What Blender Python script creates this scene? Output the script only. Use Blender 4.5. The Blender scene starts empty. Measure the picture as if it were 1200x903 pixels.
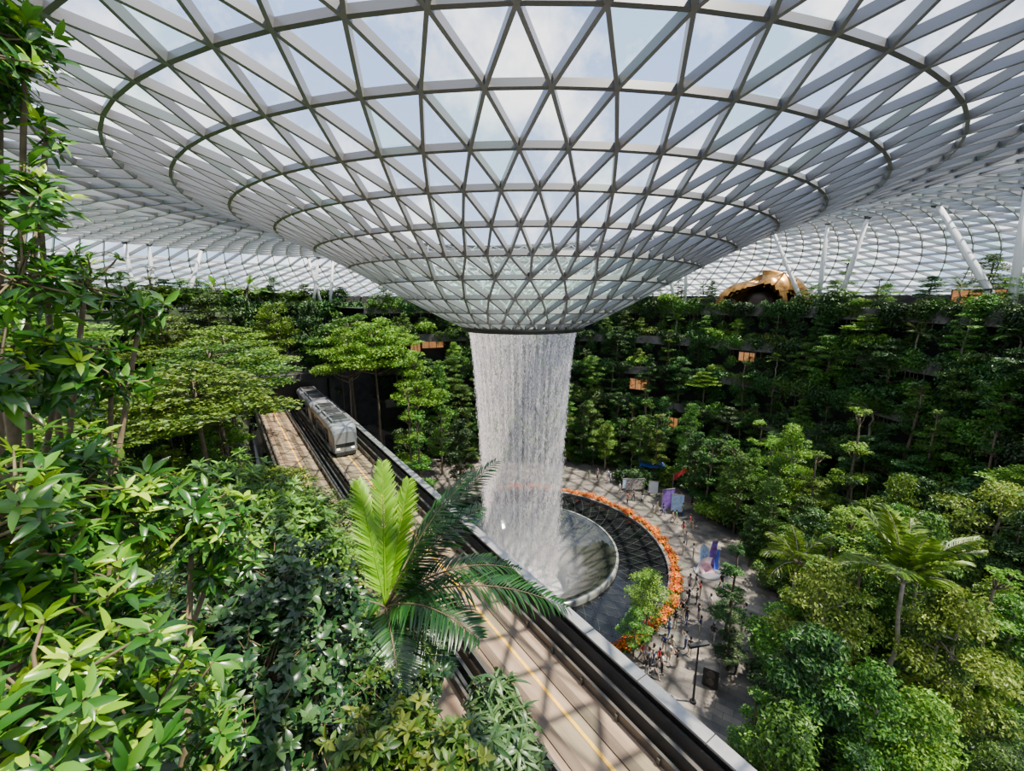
import bpy, math, random
import numpy as np
from mathutils import Vector, Matrix
random.seed(7); RS=np.random.RandomState(11)
COL=bpy.context.scene.collection
PI=math.pi
CZ=26.5; PT=math.radians(11.4); SP,CP=math.sin(PT),math.cos(PT)
AX,AY=1.0,41.0
BX,BY=1.7,41.5      # centre of basin and pool
def ray(px,py):
    a=(px-600)/500; b=(451.5-py)/500
    return np.array([a,CP+b*SP,-SP+b*CP])
def P(px,py,t): return ray(px,py)*t+np.array([0,0,CZ])
def G(px,py,z=0.0):
    r=ray(px,py); t=(z-CZ)/r[2]; return r*t+np.array([0,0,CZ])
def HR(px,py,R):
    r=ray(px,py); a=r[0]**2+r[1]**2; b=-2*(r[0]*AX+r[1]*AY); c=AX*AX+AY*AY-R*R
    t=(-b+math.sqrt(max(0,b*b-4*a*c)))/(2*a); return r*t+np.array([0,0,CZ])

# ---------------------------------------------------------------- helpers
def mesh(name,v,f,mats=(),mi=None,smooth=False):
    me=bpy.data.meshes.new(name)
    if isinstance(v,np.ndarray): v=v.tolist()
    if isinstance(f,np.ndarray): f=f.tolist()
    me.from_pydata(v,[],f)
    for m in mats: me.materials.append(m)
    if mi is not None: me.polygons.foreach_set('material_index',np.array(mi,dtype=np.int32))
    if smooth: me.polygons.foreach_set('use_smooth',[True]*len(me.polygons))
    me.update(); return me
def obj(name,me,parent=None,loc=None):
    o=bpy.data.objects.new(name,me); COL.objects.link(o)
    if parent is not None: o.parent=parent
    if loc is not None: o.location=loc
    return o
def tag(o,label=None,cat=None,group=None,kind=None):
    if label: o['label']=label
    if cat: o['category']=cat
    if group: o['group']=group
    if kind: o['kind']=kind
    return o
def thing(name,label,cat,loc=(0,0,0),rz=0,group=None,sc=1.0,kind=None):
    o=bpy.data.objects.new(name,None); COL.objects.link(o)
    o.location=tuple(float(c) for c in loc); o.rotation_euler=(0,0,rz)
    o.scale=(sc,sc,sc) if not isinstance(sc,(tuple,list)) else sc
    o.empty_display_size=.3
    return tag(o,label,cat,group,kind)
class MB:
    def __init__(s): s.v=[]; s.f=[]; s.m=[]
    def add(s,v,f,m=0):
        b=len(s.v); s.v+=[tuple(map(float,p)) for p in v]; s.f+=[tuple(i+b for i in q) for q in f]; s.m+=[m]*len(f); return s
    def box(s,x0,x1,y0,y1,z0,z1,m=0,T=None):
        v=[(x,y,z) for z in(z0,z1) for y in(y0,y1) for x in(x0,x1)]
        if T: v=[T(*p) for p in v]
        return s.add(v,[(0,2,3,1),(4,5,7,6),(0,1,5,4),(2,6,7,3),(0,4,6,2),(1,3,7,5)],m)
    def tube(s,pts,rad,n=8,m=0,cap=True):
        pts=[np.array(p,float) for p in pts]; k=len(pts)
        if not hasattr(rad,'__len__'): rad=[rad]*k
        V=[];F=[]
        ref=np.array([0.31,0.17,.93])
        for i,p in enumerate(pts):
            d=pts[min(i+1,k-1)]-pts[max(i-1,0)]; d=d/(np.linalg.norm(d)+1e-9)
            a=np.cross(d,ref)
            if np.linalg.norm(a)<.15: a=np.cross(d,np.array([1,0,0.]))
            a/=np.linalg.norm(a); b=np.cross(d,a)
            for j in range(n):
                t=2*PI*j/n; V.append(p+rad[i]*(a*math.cos(t)+b*math.sin(t)))
        for i in range(k-1):
            for j in range(n):
                F.append((i*n+j,i*n+(j+1)%n,(i+1)*n+(j+1)%n,(i+1)*n+j))
        if cap: F.append(tuple(range(n-1,-1,-1))); F.append(tuple((k-1)*n+j for j in range(n)))
        return s.add(V,F,m)
    def lathe(s,prof,n=64,cx=0,cy=0,m=0,t0=0,t1=2*PI):
        full=abs(t1-t0-2*PI)<1e-6; cols=n if full else n+1
        V=[];F=[];k=len(prof)
        for j in range(cols):
            t=t0+(t1-t0)*j/n
            for r,z in prof: V.append((cx+r*math.cos(t),cy+r*math.sin(t),z))
        for j in range(n):
            j2=(j+1)%cols
            for i in range(k-1): F.append((j*k+i,j2*k+i,j2*k+i+1,j*k+i+1))
        return s.add(V,F,m)
    def me(s,name,mats,smooth=False): return mesh(name,s.v,s.f,mats,s.m,smooth)
    def obj(s,name,mats,parent=None,smooth=False): 
        if not isinstance(mats,(list,tuple)): mats=[mats]
        return obj(name,s.me(name,mats,smooth),parent)

# ---------------------------------------------------------------- materials
def newmat(n):
    m=bpy.data.materials.new(n); m.use_nodes=True; nt=m.node_tree; nt.nodes.clear()
    return m,nt,nt.nodes,nt.links
def pm(name,col,rough=.6,metal=0,noise=0,ns=3,emit=0,ecol=None,spec=.5,bump=0):
    m,nt,N,L=newmat(name); o=N.new('ShaderNodeOutputMaterial'); b=N.new('ShaderNodeBsdfPrincipled'); L.new(b.outputs[0],o.inputs[0])
    b.inputs['Roughness'].default_value=rough; b.inputs['Metallic'].default_value=metal
    b.inputs['Specular IOR Level'].default_value=spec
    b.inputs['Base Color'].default_value=(*col,1)
    if noise or bump:
        tc=N.new('ShaderNodeTexCoord'); nz=N.new('ShaderNodeTexNoise'); nz.inputs['Scale'].default_value=ns; nz.inputs['Detail'].default_value=6
        L.new(tc.outputs['Object'],nz.inputs['Vector'])
        if noise:
            r=N.new('ShaderNodeValToRGB'); e=r.color_ramp.elements
            e[0].position=.3; e[1].position=.7
            e[0].color=(*[c*(1-noise) for c in col],1); e[1].color=(*[min(1,c*(1+noise)) for c in col],1)
            L.new(nz.outputs['Fac'],r.inputs[0]); L.new(r.outputs[0],b.inputs['Base Color'])
        if bump:
            bp=N.new('ShaderNodeBump'); bp.inputs['Strength'].default_value=bump; L.new(nz.outputs['Fac'],bp.inputs['Height']); L.new(bp.outputs[0],b.inputs['Normal'])
    if emit:
        b.inputs['Emission Color'].default_value=(*(ecol or col),1); b.inputs['Emission Strength'].default_value=emit
    return m
def leafmat(name,c0,c1,c2,rough=.45,trans=.3,objvar=.25):
    m,nt,N,L=newmat(name); o=N.new('ShaderNodeOutputMaterial')
    g=N.new('ShaderNodeNewGeometry'); r=N.new('ShaderNodeValToRGB'); e=r.color_ramp.elements
    e[0].position=0; e[0].color=(*c0,1); e[1].position=1; e[1].color=(*c2,1)
    x=e.new(.5); x.color=(*c1,1)
    L.new(g.outputs['Random Per Island'],r.inputs[0])
    oi=N.new('ShaderNodeObjectInfo'); hs=N.new('ShaderNodeHueSaturation'); hs.inputs['Saturation'].default_value=1.08
    mh=N.new('ShaderNodeMapRange'); mh.inputs['To Min'].default_value=.5-.04*objvar; mh.inputs['To Max'].default_value=.5+.08*objvar
    mv=N.new('ShaderNodeMapRange'); mv.inputs['To Min'].default_value=1-objvar*1.9; mv.inputs['To Max'].default_value=1+objvar*1.6
    L.new(oi.outputs['Random'],mh.inputs[0]); L.new(oi.outputs['Random'],mv.inputs[0])
    L.new(mh.outputs[0],hs.inputs['Hue']); L.new(mv.outputs[0],hs.inputs['Value']); L.new(r.outputs[0],hs.inputs['Color'])
    b=N.new('ShaderNodeBsdfPrincipled'); b.inputs['Roughness'].default_value=rough
    L.new(hs.outputs[0],b.inputs['Base Color'])
    t=N.new('ShaderNodeBsdfTranslucent'); L.new(hs.outputs[0],t.inputs[0])
    mx=N.new('ShaderNodeMixShader'); mx.inputs[0].default_value=trans
    L.new(b.outputs[0],mx.inputs[1]); L.new(t.outputs[0],mx.inputs[2]); L.new(mx.outputs[0],o.inputs[0])
    return m
M={}
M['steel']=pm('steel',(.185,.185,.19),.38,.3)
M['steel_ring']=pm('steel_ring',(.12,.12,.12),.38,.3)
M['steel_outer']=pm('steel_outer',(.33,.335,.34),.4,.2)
M['steel_dark']=pm('steel_dark',(.05,.05,.05),.4,.5)
M['column']=pm('column_paint',(.65,.65,.65),.5)
M['concrete']=pm('concrete',(.18,.17,.155),.85,noise=.35,ns=1.2)
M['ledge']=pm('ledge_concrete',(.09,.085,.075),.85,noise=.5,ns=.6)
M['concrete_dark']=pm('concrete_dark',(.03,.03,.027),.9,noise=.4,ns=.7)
M['soil']=pm('soil',(.018,.03,.010),.95,noise=.5,ns=2)
M['bark']=pm('bark',(.12,.09,.06),.9,noise=.4,ns=6,bump=.3)
M['bark_pale']=pm('bark_pale',(.25,.21,.16),.9,noise=.3,ns=6,bump=.3)
M['twig']=pm('twig',(.12,.09,.045),.8,noise=.3,ns=20)
M['black']=pm('black',(.02,.02,.02),.5)
M['rubber']=pm('rubber',(.02,.02,.02),.7)
M['silver']=pm('silver_metal',(.36,.36,.36),.35,.6,noise=.15,ns=2)
M['railmetal']=pm('rail_metal',(.10,.09,.08),.4,.6)
M['yellow']=pm('yellow_paint',(.80,.42,.03),.6,noise=.15,ns=5)
M['white']=pm('white_paint',(.70,.70,.71),.35)
M['trainbody']=pm('train_body',(.27,.28,.30),.28,.4)
M['traingrey']=pm('train_grey',(.13,.135,.15),.4)
M['darkglass']=pm('dark_glass',(.01,.012,.015),.08)
M['gold']=pm('gold_metal',(.24,.12,.03),.28,.85,noise=.85,ns=.9)
M['gold_shade']=pm('gold_shade',(.03,.02,.01),.4,.5,noise=.4,ns=1)  # near-black gold, shade inside the shell put into the colour
M['shop']=pm('shop_glow',(.3,.16,.07),.5,emit=.42,ecol=(1,.42,.15),noise=.9,ns=1.5)
M['lamp']=pm('lamp_glow',(1,.9,.7),.5,emit=3,ecol=(1,.85,.6))
M['poolblack']=pm('pool_black',(.006,.007,.008),.1,noise=.3,ns=.6)
M['net']=pm('pool_lattice',(.06,.063,.063),.4,.4)
M['rim']=pm('basin_rim',(.26,.27,.25),.1,.3)
L1=M['leaf_dark']=leafmat('leaf_dark',(.012,.04,.010),(.030,.082,.016),(.068,.15,.024))
L2=M['leaf_mid']=leafmat('leaf_mid',(.028,.076,.012),(.065,.15,.020),(.145,.265,.038))
L3=M['leaf_light']=leafmat('leaf_light',(.055,.13,.018),(.135,.25,.032),(.28,.39,.06))
L4=M['leaf_yellow']=leafmat('leaf_yellow',(.08,.125,.018),(.175,.245,.035),(.32,.38,.075),objvar=.12)
L5=M['leaf_glossy']=leafmat('leaf_glossy',(.016,.068,.012),(.042,.13,.02),(.11,.25,.034),.26,.28,0)
L6=M['leaf_lime']=leafmat('leaf_lime',(.12,.28,.02),(.27,.47,.035),(.48,.64,.09),.3,.4,0)
L7=M['leaf_fig']=leafmat('leaf_fig',(.008,.03,.012),(.022,.06,.018),(.06,.12,.04),.25,.15,0)
L8=M['leaf_greygreen']=leafmat('leaf_greygreen',(.02,.055,.02),(.045,.10,.03),(.10,.17,.06),.4,.2,0)
L9=M['leaf_palm']=leafmat('leaf_palm',(.008,.04,.010),(.018,.075,.013),(.045,.125,.022),.3,.22,0)
L10=M['leaf_palm_bright']=leafmat('leaf_palm_bright',(.12,.30,.02),(.22,.43,.035),(.36,.56,.07),.35,.4,0)
M['petal']=leafmat('petal',(.60,.035,.005),(.78,.13,.01),(.85,.48,.05),.6,.2,.1)

def glassmat(name,tint,fac,diff):
    m,nt,N,L=newmat(name); o=N.new('ShaderNodeOutputMaterial')
    t=N.new('ShaderNodeBsdfTransparent'); t.inputs[0].default_value=(*tint,1)
    d=N.new('ShaderNodeBsdfDiffuse'); d.inputs[0].default_value=(*diff,1)
    tl=N.new('ShaderNodeBsdfTranslucent'); tl.inputs[0].default_value=(*diff,1)
    a=N.new('ShaderNodeMixShader'); a.inputs[0].default_value=.75; L.new(d.outputs[0],a.inputs[1]); L.new(tl.outputs[0],a.inputs[2])
    mx=N.new('ShaderNodeMixShader'); mx.inputs[0].default_value=fac; L.new(t.outputs[0],mx.inputs[1]); L.new(a.outputs[0],mx.inputs[2])
    gl=N.new('ShaderNodeBsdfGlossy'); gl.inputs['Roughness'].default_value=.08
    m2=N.new('ShaderNodeMixShader'); m2.inputs[0].default_value=.03; L.new(mx.outputs[0],m2.inputs[1]); L.new(gl.outputs[0],m2.inputs[2])
    L.new(m2.outputs[0],o.inputs[0]); return m
M['glass']=glassmat('roof_glass_clear',(.985,.99,1),.008,(.8,.85,.85))
M['glass_frit']=glassmat('roof_glass_frit',(.84,.96,.91),.09,(.70,.86,.78))
M['glass_shade']=glassmat('roof_glass_shade',(.88,.90,.92),.42,(.78,.80,.83))

def basinmat():
    m,nt,N,L=newmat('basin_acrylic'); o=N.new('ShaderNodeOutputMaterial'); b=N.new('ShaderNodeBsdfPrincipled'); L.new(b.outputs[0],o.inputs[0])
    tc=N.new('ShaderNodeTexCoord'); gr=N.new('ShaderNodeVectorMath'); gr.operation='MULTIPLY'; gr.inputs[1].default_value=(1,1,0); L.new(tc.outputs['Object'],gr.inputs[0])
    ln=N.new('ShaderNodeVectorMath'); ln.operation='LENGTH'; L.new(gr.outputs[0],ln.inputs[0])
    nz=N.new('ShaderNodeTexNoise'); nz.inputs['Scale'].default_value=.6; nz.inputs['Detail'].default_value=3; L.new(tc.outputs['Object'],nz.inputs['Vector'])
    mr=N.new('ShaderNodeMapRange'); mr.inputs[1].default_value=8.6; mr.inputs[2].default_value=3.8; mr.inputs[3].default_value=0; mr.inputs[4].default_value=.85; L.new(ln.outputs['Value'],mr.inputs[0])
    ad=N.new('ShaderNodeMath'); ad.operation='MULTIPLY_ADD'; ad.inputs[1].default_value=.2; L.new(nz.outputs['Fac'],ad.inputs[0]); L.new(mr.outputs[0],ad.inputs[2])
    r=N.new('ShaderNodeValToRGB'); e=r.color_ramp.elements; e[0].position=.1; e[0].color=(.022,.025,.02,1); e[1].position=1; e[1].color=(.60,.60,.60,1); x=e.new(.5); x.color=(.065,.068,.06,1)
    L.new(ad.outputs[0],r.inputs[0]); L.new(r.outputs[0],b.inputs['Base Color']); b.inputs['Roughness'].default_value=.05; b.inputs['Specular IOR Level'].default_value=1.0
    return m
M['basin']=basinmat()
def pavemat():
    m,nt,N,L=newmat('plaza_paving'); o=N.new('ShaderNodeOutputMaterial'); b=N.new('ShaderNodeBsdfPrincipled'); L.new(b.outputs[0],o.inputs[0])
    tc=N.new('ShaderNodeTexCoord'); mp=N.new('ShaderNodeMapping'); mp.inputs['Rotation'].default_value=(0,0,.6); L.new(tc.outputs['Object'],mp.inputs[0])
    br=N.new('ShaderNodeTexBrick'); br.inputs['Scale'].default_value=1.0; br.inputs['Color1'].default_value=(.18,.16,.137,1); br.inputs['Color2'].default_value=(.08,.073,.066,1); br.inputs['Mortar'].default_value=(.05,.045,.04,1)
    br.inputs['Mortar Size'].default_value=.015
    br.inputs['Brick Width'].default_value=1.1; br.inputs['Row Height'].default_value=.55
    L.new(mp.outputs[0],br.inputs[0])
    nz=N.new('ShaderNodeTexNoise'); nz.inputs['Scale'].default_value=.45; nz.inputs['Detail'].default_value=4; L.new(tc.outputs['Object'],nz.inputs[0])
    r=N.new('ShaderNodeValToRGB'); r.color_ramp.elements[0].position=.35; r.color_ramp.elements[0].color=(.5,.5,.5,1); r.color_ramp.elements[1].position=.65; r.color_ramp.elements[1].color=(1.35,1.3,1.25,1)
    L.new(nz.outputs['Fac'],r.inputs[0])
    mu=N.new('ShaderNodeMix'); mu.data_type='RGBA'; mu.blend_type='MULTIPLY'; mu.inputs[0].default_value=1; L.new(br.outputs[0],mu.inputs[6]); L.new(r.outputs[0],mu.inputs[7])
    L.new(mu.outputs[2],b.inputs['Base Color']); b.inputs['Roughness'].default_value=.5
    return m
M['pave']=pavemat()
def deckmat(name='guideway_concrete',k=1.0):
    m,nt,N,L=newmat(name); o=N.new('ShaderNodeOutputMaterial'); b=N.new('ShaderNodeBsdfPrincipled'); L.new(b.outputs[0],o.inputs[0])
    tc=N.new('ShaderNodeTexCoord'); mp=N.new('ShaderNodeMapping'); mp.inputs['Scale'].default_value=(.10,1.2,1); L.new(tc.outputs['Object'],mp.inputs[0])
    nz=N.new('ShaderNodeTexNoise'); nz.inputs['Scale'].default_value=1.6; nz.inputs['Detail'].default_value=6; L.new(mp.outputs[0],nz.inputs[0])
    r=N.new('ShaderNodeValToRGB'); e=r.color_ramp.elements; e[0].position=.3; e[0].color=(.12*k,.075*k,.045*k,1); e[1].position=.75; e[1].color=(.36*k,.26*k,.17*k,1)
    L.new(nz.outputs['Fac'],r.inputs[0]); L.new(r.outputs[0],b.inputs['Base Color']); b.inputs['Roughness'].default_value=.5
    return m
M['deck']=deckmat(); M['strip']=deckmat('running_strip_concrete',.5)
def watermat(name,alpha,alo,ahi,sc):
    m,nt,N,L=newmat(name); o=N.new('ShaderNodeOutputMaterial')
    t=N.new('ShaderNodeBsdfTransparent'); d=N.new('ShaderNodeBsdfDiffuse'); d.inputs[0].default_value=(1,.94,.95,1)
    tl=N.new('ShaderNodeBsdfTranslucent'); tl.inputs[0].default_value=(1,.94,.95,1)
    a=N.new('ShaderNodeMixShader'); a.inputs[0].default_value=.5; L.new(d.outputs[0],a.inputs[1]); L.new(tl.outputs[0],a.inputs[2])
    mx=N.new('ShaderNodeMixShader'); L.new(t.outputs[0],mx.inputs[1]); L.new(a.outputs[0],mx.inputs[2])
    if alpha is not None: mx.inputs[0].default_value=alpha
    else:
        tc=N.new('ShaderNodeTexCoord'); mp=N.new('ShaderNodeMapping'); mp.inputs['Scale'].default_value=(sc,sc,.10); L.new(tc.outputs['Object'],mp.inputs[0])
        nz=N.new('ShaderNodeTexNoise'); nz.inputs['Scale'].default_value=1; nz.inputs['Detail'].default_value=8; nz.inputs['Roughness'].default_value=.75; L.new(mp.outputs[0],nz.inputs[0])
        mr=N.new('ShaderNodeMapRange'); mr.inputs[1].default_value=.40; mr.inputs[2].default_value=.66; mr.inputs[3].default_value=alo; mr.inputs[4].default_value=ahi
        L.new(nz.outputs['Fac'],mr.inputs[0]); L.new(mr.outputs[0],mx.inputs[0])
    L.new(mx.outputs[0],o.inputs[0]); return m
M['water_sheet']=watermat('water_sheet',None,.05,.48,4.5)
M['drops']=watermat('water_drops',.97,0,0,0)
M['spray']=watermat('water_spray',.5,0,0,0)

# ---------------------------------------------------------------- camera, light, sky
cam=bpy.data.cameras.new('camera'); co=bpy.data.objects.new('camera',cam); COL.objects.link(co)
cam.sensor_width=36; cam.sensor_fit='HORIZONTAL'; cam.lens=15; cam.clip_end=900; cam.clip_start=.05
co.location=(0,0,CZ); co.rotation_euler=(PI/2-PT,0,0); bpy.context.scene.camera=co
sun=bpy.data.lights.new('sun','SUN'); so=bpy.data.objects.new('sun',sun); COL.objects.link(so)
sun.energy=18; sun.angle=math.radians(.7); sun.color=(1,.91,.75)
sd=Vector((.42,-.05,1.0)).normalized()   # direction to the sun
so.rotation_euler=sd.to_track_quat('Z','Y').to_euler(); so.location=(0,0,90)
w=bpy.data.worlds.new('sky'); bpy.context.scene.world=w; w.use_nodes=True; N=w.node_tree.nodes; L=w.node_tree.links; N.clear()
wo=N.new('ShaderNodeOutputWorld'); bg=N.new('ShaderNodeBackground'); L.new(bg.outputs[0],wo.inputs[0]); bg.inputs[1].default_value=1.6
tc=N.new('ShaderNodeTexCoord'); sx=N.new('ShaderNodeSeparateXYZ'); L.new(tc.outputs['Generated'],sx.inputs[0])
r=N.new('ShaderNodeValToRGB'); e=r.color_ramp.elements; e[0].position=0; e[0].color=(.55,.78,1.08,1); e[1].position=.7; e[1].color=(.16,.42,1.05,1)
L.new(sx.outputs[2],r.inputs[0])
nz=N.new('ShaderNodeTexNoise'); nz.inputs['Scale'].default_value=3.4; nz.inputs['Detail'].default_value=9; nz.inputs['Roughness'].default_value=.62; L.new(tc.outputs['Generated'],nz.inputs[0])
cr=N.new('ShaderNodeValToRGB'); cr.color_ramp.elements[0].position=.47; cr.color_ramp.elements[0].color=(.12,.12,.12,1); cr.color_ramp.elements[1].position=.63; cr.color_ramp.elements[1].color=(1,1,1,1)
L.new(nz.outputs['Fac'],cr.inputs[0])
mx=N.new('ShaderNodeMix'); mx.data_type='RGBA'; L.new(cr.outputs[0],mx.inputs[0]); L.new(r.outputs[0],mx.inputs[6]); mx.inputs[7].default_value=(1.75,1.75,1.75,1)
L.new(mx.outputs[2],bg.inputs[0])

# ---------------------------------------------------------------- guideway frame of reference
U=np.array([-.562,.827]); NN=np.array([-.827,-.562]); O0=np.array([15.6,0.])
def TW(a,s,z=0):
    p=O0+U*a+NN*s; return np.array([p[0],p[1],z])
def s_of(x,y): return (15.6-x-.68*y)/1.209
def theta(x,y): return math.degrees(math.atan2(y-AY,x-AX))
FARR=[30,32.5,35,38,41]; RIGR=[35,37,39,40.5,42]; ZL=[5,10,15,20,25]
def Rk(k,th):
    wgt=math.cos(math.radians(th))**2
    return FARR[k]*(1-wgt)+RIGR[k]*wgt
def hill(x,y):
    s=s_of(x,y)
    if s<10.6: return 0
    h=float(np.interp(s,[10.6,13,20,28,36,46],[6.5,8.5,13,18,22,25]))
    if y>20:
        R=math.hypot(x-AX,y-AY); h=max(h,float(np.interp(R,[40,50],[0,25])))
    g=24.2-.95*max(y,0)
    if x>2.5: g=0
    return max(h,g) if s>10.9 else h
def ground(x,y):
    s=s_of(x,y)
    if s>=10.6 : return hill(x,y)
    R=math.hypot(x-AX,y-AY); th=theta(x,y)
    if -32<th<129:
        for k in (4,3,2,1,0):
            if R>Rk(k,th)+.2: return ZL[k]
    return 0

# ---------------------------------------------------------------- setting
b=MB(); b.lathe([(9.45,0),(16,0),(30,0),(60,0),(100,0)],96,BX,BY)
f=b.obj('floor',M['pave']); tag(f,'grey stone paved plaza floor at the bottom of the indoor valley','floor',kind='structure')
for k in range(5):
    n=74; V=[];F=[];mi=[]
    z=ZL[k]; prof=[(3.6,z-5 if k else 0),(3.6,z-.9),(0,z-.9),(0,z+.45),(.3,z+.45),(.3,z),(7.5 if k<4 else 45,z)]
    K=len(prof)
    for j in range(n+1):
        th=-32+161*j/n; t=math.radians(th); R=Rk(k,th)
        for dr,zz in prof: V.append((AX+(R+dr)*math.cos(t),AY+(R+dr)*math.sin(t),zz))
    for j in range(n):
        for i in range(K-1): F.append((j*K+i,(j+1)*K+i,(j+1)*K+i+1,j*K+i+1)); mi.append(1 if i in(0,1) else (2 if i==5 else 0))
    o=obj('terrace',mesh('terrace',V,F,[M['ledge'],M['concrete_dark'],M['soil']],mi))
    tag(o,['lowest','second','third','fourth','topmost'][k]+' concrete planted ledge of the terraced valley wall','terrace',kind='structure')
b=MB(); b.lathe([(50,24.95),(95,24.95)],40,AX,AY,0,math.radians(150),math.radians(235)); b.lathe([(57,24.95),(95,24.95)],10,AX,AY,0,math.radians(129),math.radians(150))
tag(b.obj('floor_upper',M['soil']),'upper park floor behind the left hillside','floor',kind='structure')
b=MB(); b.lathe([(57,0),(57,24.94)],34,AX,AY,0,math.radians(112),math.radians(152))
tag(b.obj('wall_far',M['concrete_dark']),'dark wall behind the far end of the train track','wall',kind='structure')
b=MB(); b.lathe([(84,24),(84,27.4)],96,AX,AY,0,math.radians(-60),math.radians(240))
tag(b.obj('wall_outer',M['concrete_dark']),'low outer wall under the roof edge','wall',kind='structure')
xs=np.arange(-80,4,.9); ys=np.arange(-8,96,.9); V=[];F=[];idx={}
for i,x in enumerate(xs):
    for j,y in enumerate(ys):
        R=math.hypot(x-AX,y-AY)
        if s_of(x,y)>=10.6 and R<60:
            idx[i,j]=len(V); V.append((x,y,hill(x,y)+random.uniform(-.08,.08)))
for (i,j),q in list(idx.items()):
    if (i+1,j) in idx and (i,j+1) in idx and (i+1,j+1) in idx: F.append((q,idx[i+1,j],idx[i+1,j+1],idx[i,j+1]))
o=obj('hillside',mesh('hillside',V,F,[M['soil']],smooth=True)); tag(o,'dark planted hillside sloping up left of the train track','hillside',kind='structure')
b=MB()
def TT(a,s,z): return tuple(TW(a,s,z))
b.box(-6,80,10.3,10.7,0,7.5,0,TT); tag(b.obj('wall_track',M['concrete']),'concrete retaining wall below the hillside along the track','wall',kind='structure')
b=MB(); b.box(-4,3,-4,.15,24.6,25,0); tag(b.obj('floor_balcony',M['concrete']),'viewing balcony floor','floor',kind='structure')

# ---------------------------------------------------------------- roof
def rh0(R): return float(np.interp(R,[5.5,6.6,8,10,13,16.5,20,22.5,25.2,27.8,31,35,40,46,52,58,65,72,80,86],
                              [-2.4,-1.95,-1.25,-.2,1.5,3.4,5.05,6.0,7.0,7.9,8.7,9.5,10.0,10.1,9.6,8.6,7,4.8,2.0,.3]))
def rh(R,th=None):
    h=rh0(R)
    if th is not None and R>27.8:
        wl=max(0,math.cos(th-math.radians(160)))**1.0
        if h>7.9: h=7.9+(h-7.9)*(1-.95*wl)
        elif R>46: h=h*(1-.15*wl)
    return CZ+h
rings=[5.5,6.9,8.6,10.6,12.8,15.1,17.5,20,22.5,25.2,27.8]
while rings[-1]<84: rings.append(rings[-1]+(2.5 if rings[-1]<50 else 3.2))
Ns=[36 if r<14 else (72 if r<36 else 144) for r in rings]
off=[0.0]; 
for k in range(1,len(rings)):
    if Ns[k]==Ns[k-1]: off.append(off[-1]+PI/Ns[k])
    else: off.append(off[-1])
def nd(k,i):
    t=off[k]+2*PI*i/Ns[k]+.012; R=rings[k]; return np.array([AX+R*math.cos(t),AY+R*math.sin(t),rh(R,t)])
roof=thing('ceiling','curved glass and steel gridshell roof dipping to a funnel over the waterfall','roof',(0,0,0),kind='structure')
def beam(b,p,q,w,h,m=0):
    d=q-p; d/=np.linalg.norm(d); c=(p+q)/2-np.array([AX,AY,0]); r=math.hypot(c[0],c[1])
    sl=(rh(r+.5)-rh(r-.5)); up=np.array([-sl*c[0]/r,-sl*c[1]/r,1.]); s=np.cross(d,up); s/=np.linalg.norm(s); u=np.cross(s,d)
    V=[e+s*a*w/2+u*bb*h/2 for e in(p,q) for a,bb in((-1,-1),(1,-1),(1,1),(-1,1))]
    b.add(V,[(0,1,5,4),(1,2,6,5),(2,3,7,6),(3,0,4,7)],m)
camp=np.array([0,0,CZ])
def inview(p):
    d=p-camp; t=d[1]*CP-d[2]*SP
    if t<1: return False
    x=d[0]/t*500; y=(d[1]*SP+d[2]*CP)/t*500
    return abs(x)<600 and abs(y)<450
diag=[];tris=[]
for k in range(len(rings)):
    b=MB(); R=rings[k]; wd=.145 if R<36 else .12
    for i in range(Ns[k]): beam(b,nd(k,i),nd(k,i+1),wd*1.1,.34)
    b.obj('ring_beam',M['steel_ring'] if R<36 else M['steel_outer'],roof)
    if k==len(rings)-1: break
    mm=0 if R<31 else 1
    for i in range(Ns[k]):
        if Ns[k+1]==Ns[k]:
            a=nd(k,i); c=nd(k+1,i); d=nd(k+1,i-1)
            diag+= [(a,c,wd,mm),(a,d,wd,mm)]
            tris+= [(a,nd(k,i+1),c,R),(a,c,d,R)]
        else:
            a=nd(k,i); u0=nd(k+1,2*i); u1=nd(k+1,2*i+1); um=nd(k+1,2*i-1)
            diag+=[(a,u0,wd,mm),(a,u1,wd,mm),(a,um,wd,mm)]
            tris+=[(a,u1,u0,R),(a,u0,um,R),(a,nd(k,i+1),u1,R)]
diag.sort(key=lambda e:(not inview((e[0]+e[1])/2),np.linalg.norm((e[0]+e[1])/2-camp)))
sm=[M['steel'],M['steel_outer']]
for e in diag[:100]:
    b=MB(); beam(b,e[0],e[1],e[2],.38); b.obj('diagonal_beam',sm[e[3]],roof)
b=MB()
for e in diag[100:]: beam(b,e[0],e[1],e[2],.38 if e[3]==0 else .46,e[3])
o=b.obj('diagonal_beam',sm,roof); o['kind']='stuff'
tris.sort(key=lambda e:(not inview((e[0]+e[1]+e[2])/3),np.linalg.norm((e[0]+e[1]+e[2])/3-camp)))
upv=np.array([0,0,.27])
def tmat(t):
    R=t[3]; q=random.random()
    if R<13: return 1
    if R<28: return 0 if q<.9 else 1
    return 2 if q<.35 else (1 if q<.5 else 0)
gm=[M['glass'],M['glass_frit'],M['glass_shade']]
for t in tris[:100]:
    obj('glass_pane',mesh('glass_pane',[t[0]+upv,t[1]+upv,t[2]+upv],[(0,1,2)],[gm[tmat(t)]]),roof)
b=MB()
for t in tris[100:]: b.add([t[0]+upv,t[1]+upv,t[2]+upv],[(0,1,2)],tmat(t))
o=b.obj('glass_pane',gm,roof); o['kind']='stuff'
zo=CZ-2.4
b=MB(); b.lathe([(5.2,zo-.45),(5.75,zo-.45),(5.85,zo-.1),(5.75,zo+.15),(5.2,zo+.1),(5.2,zo-.45)],72,AX,AY)
b.obj('oculus_rim',M['steel_dark'],roof,True)

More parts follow.
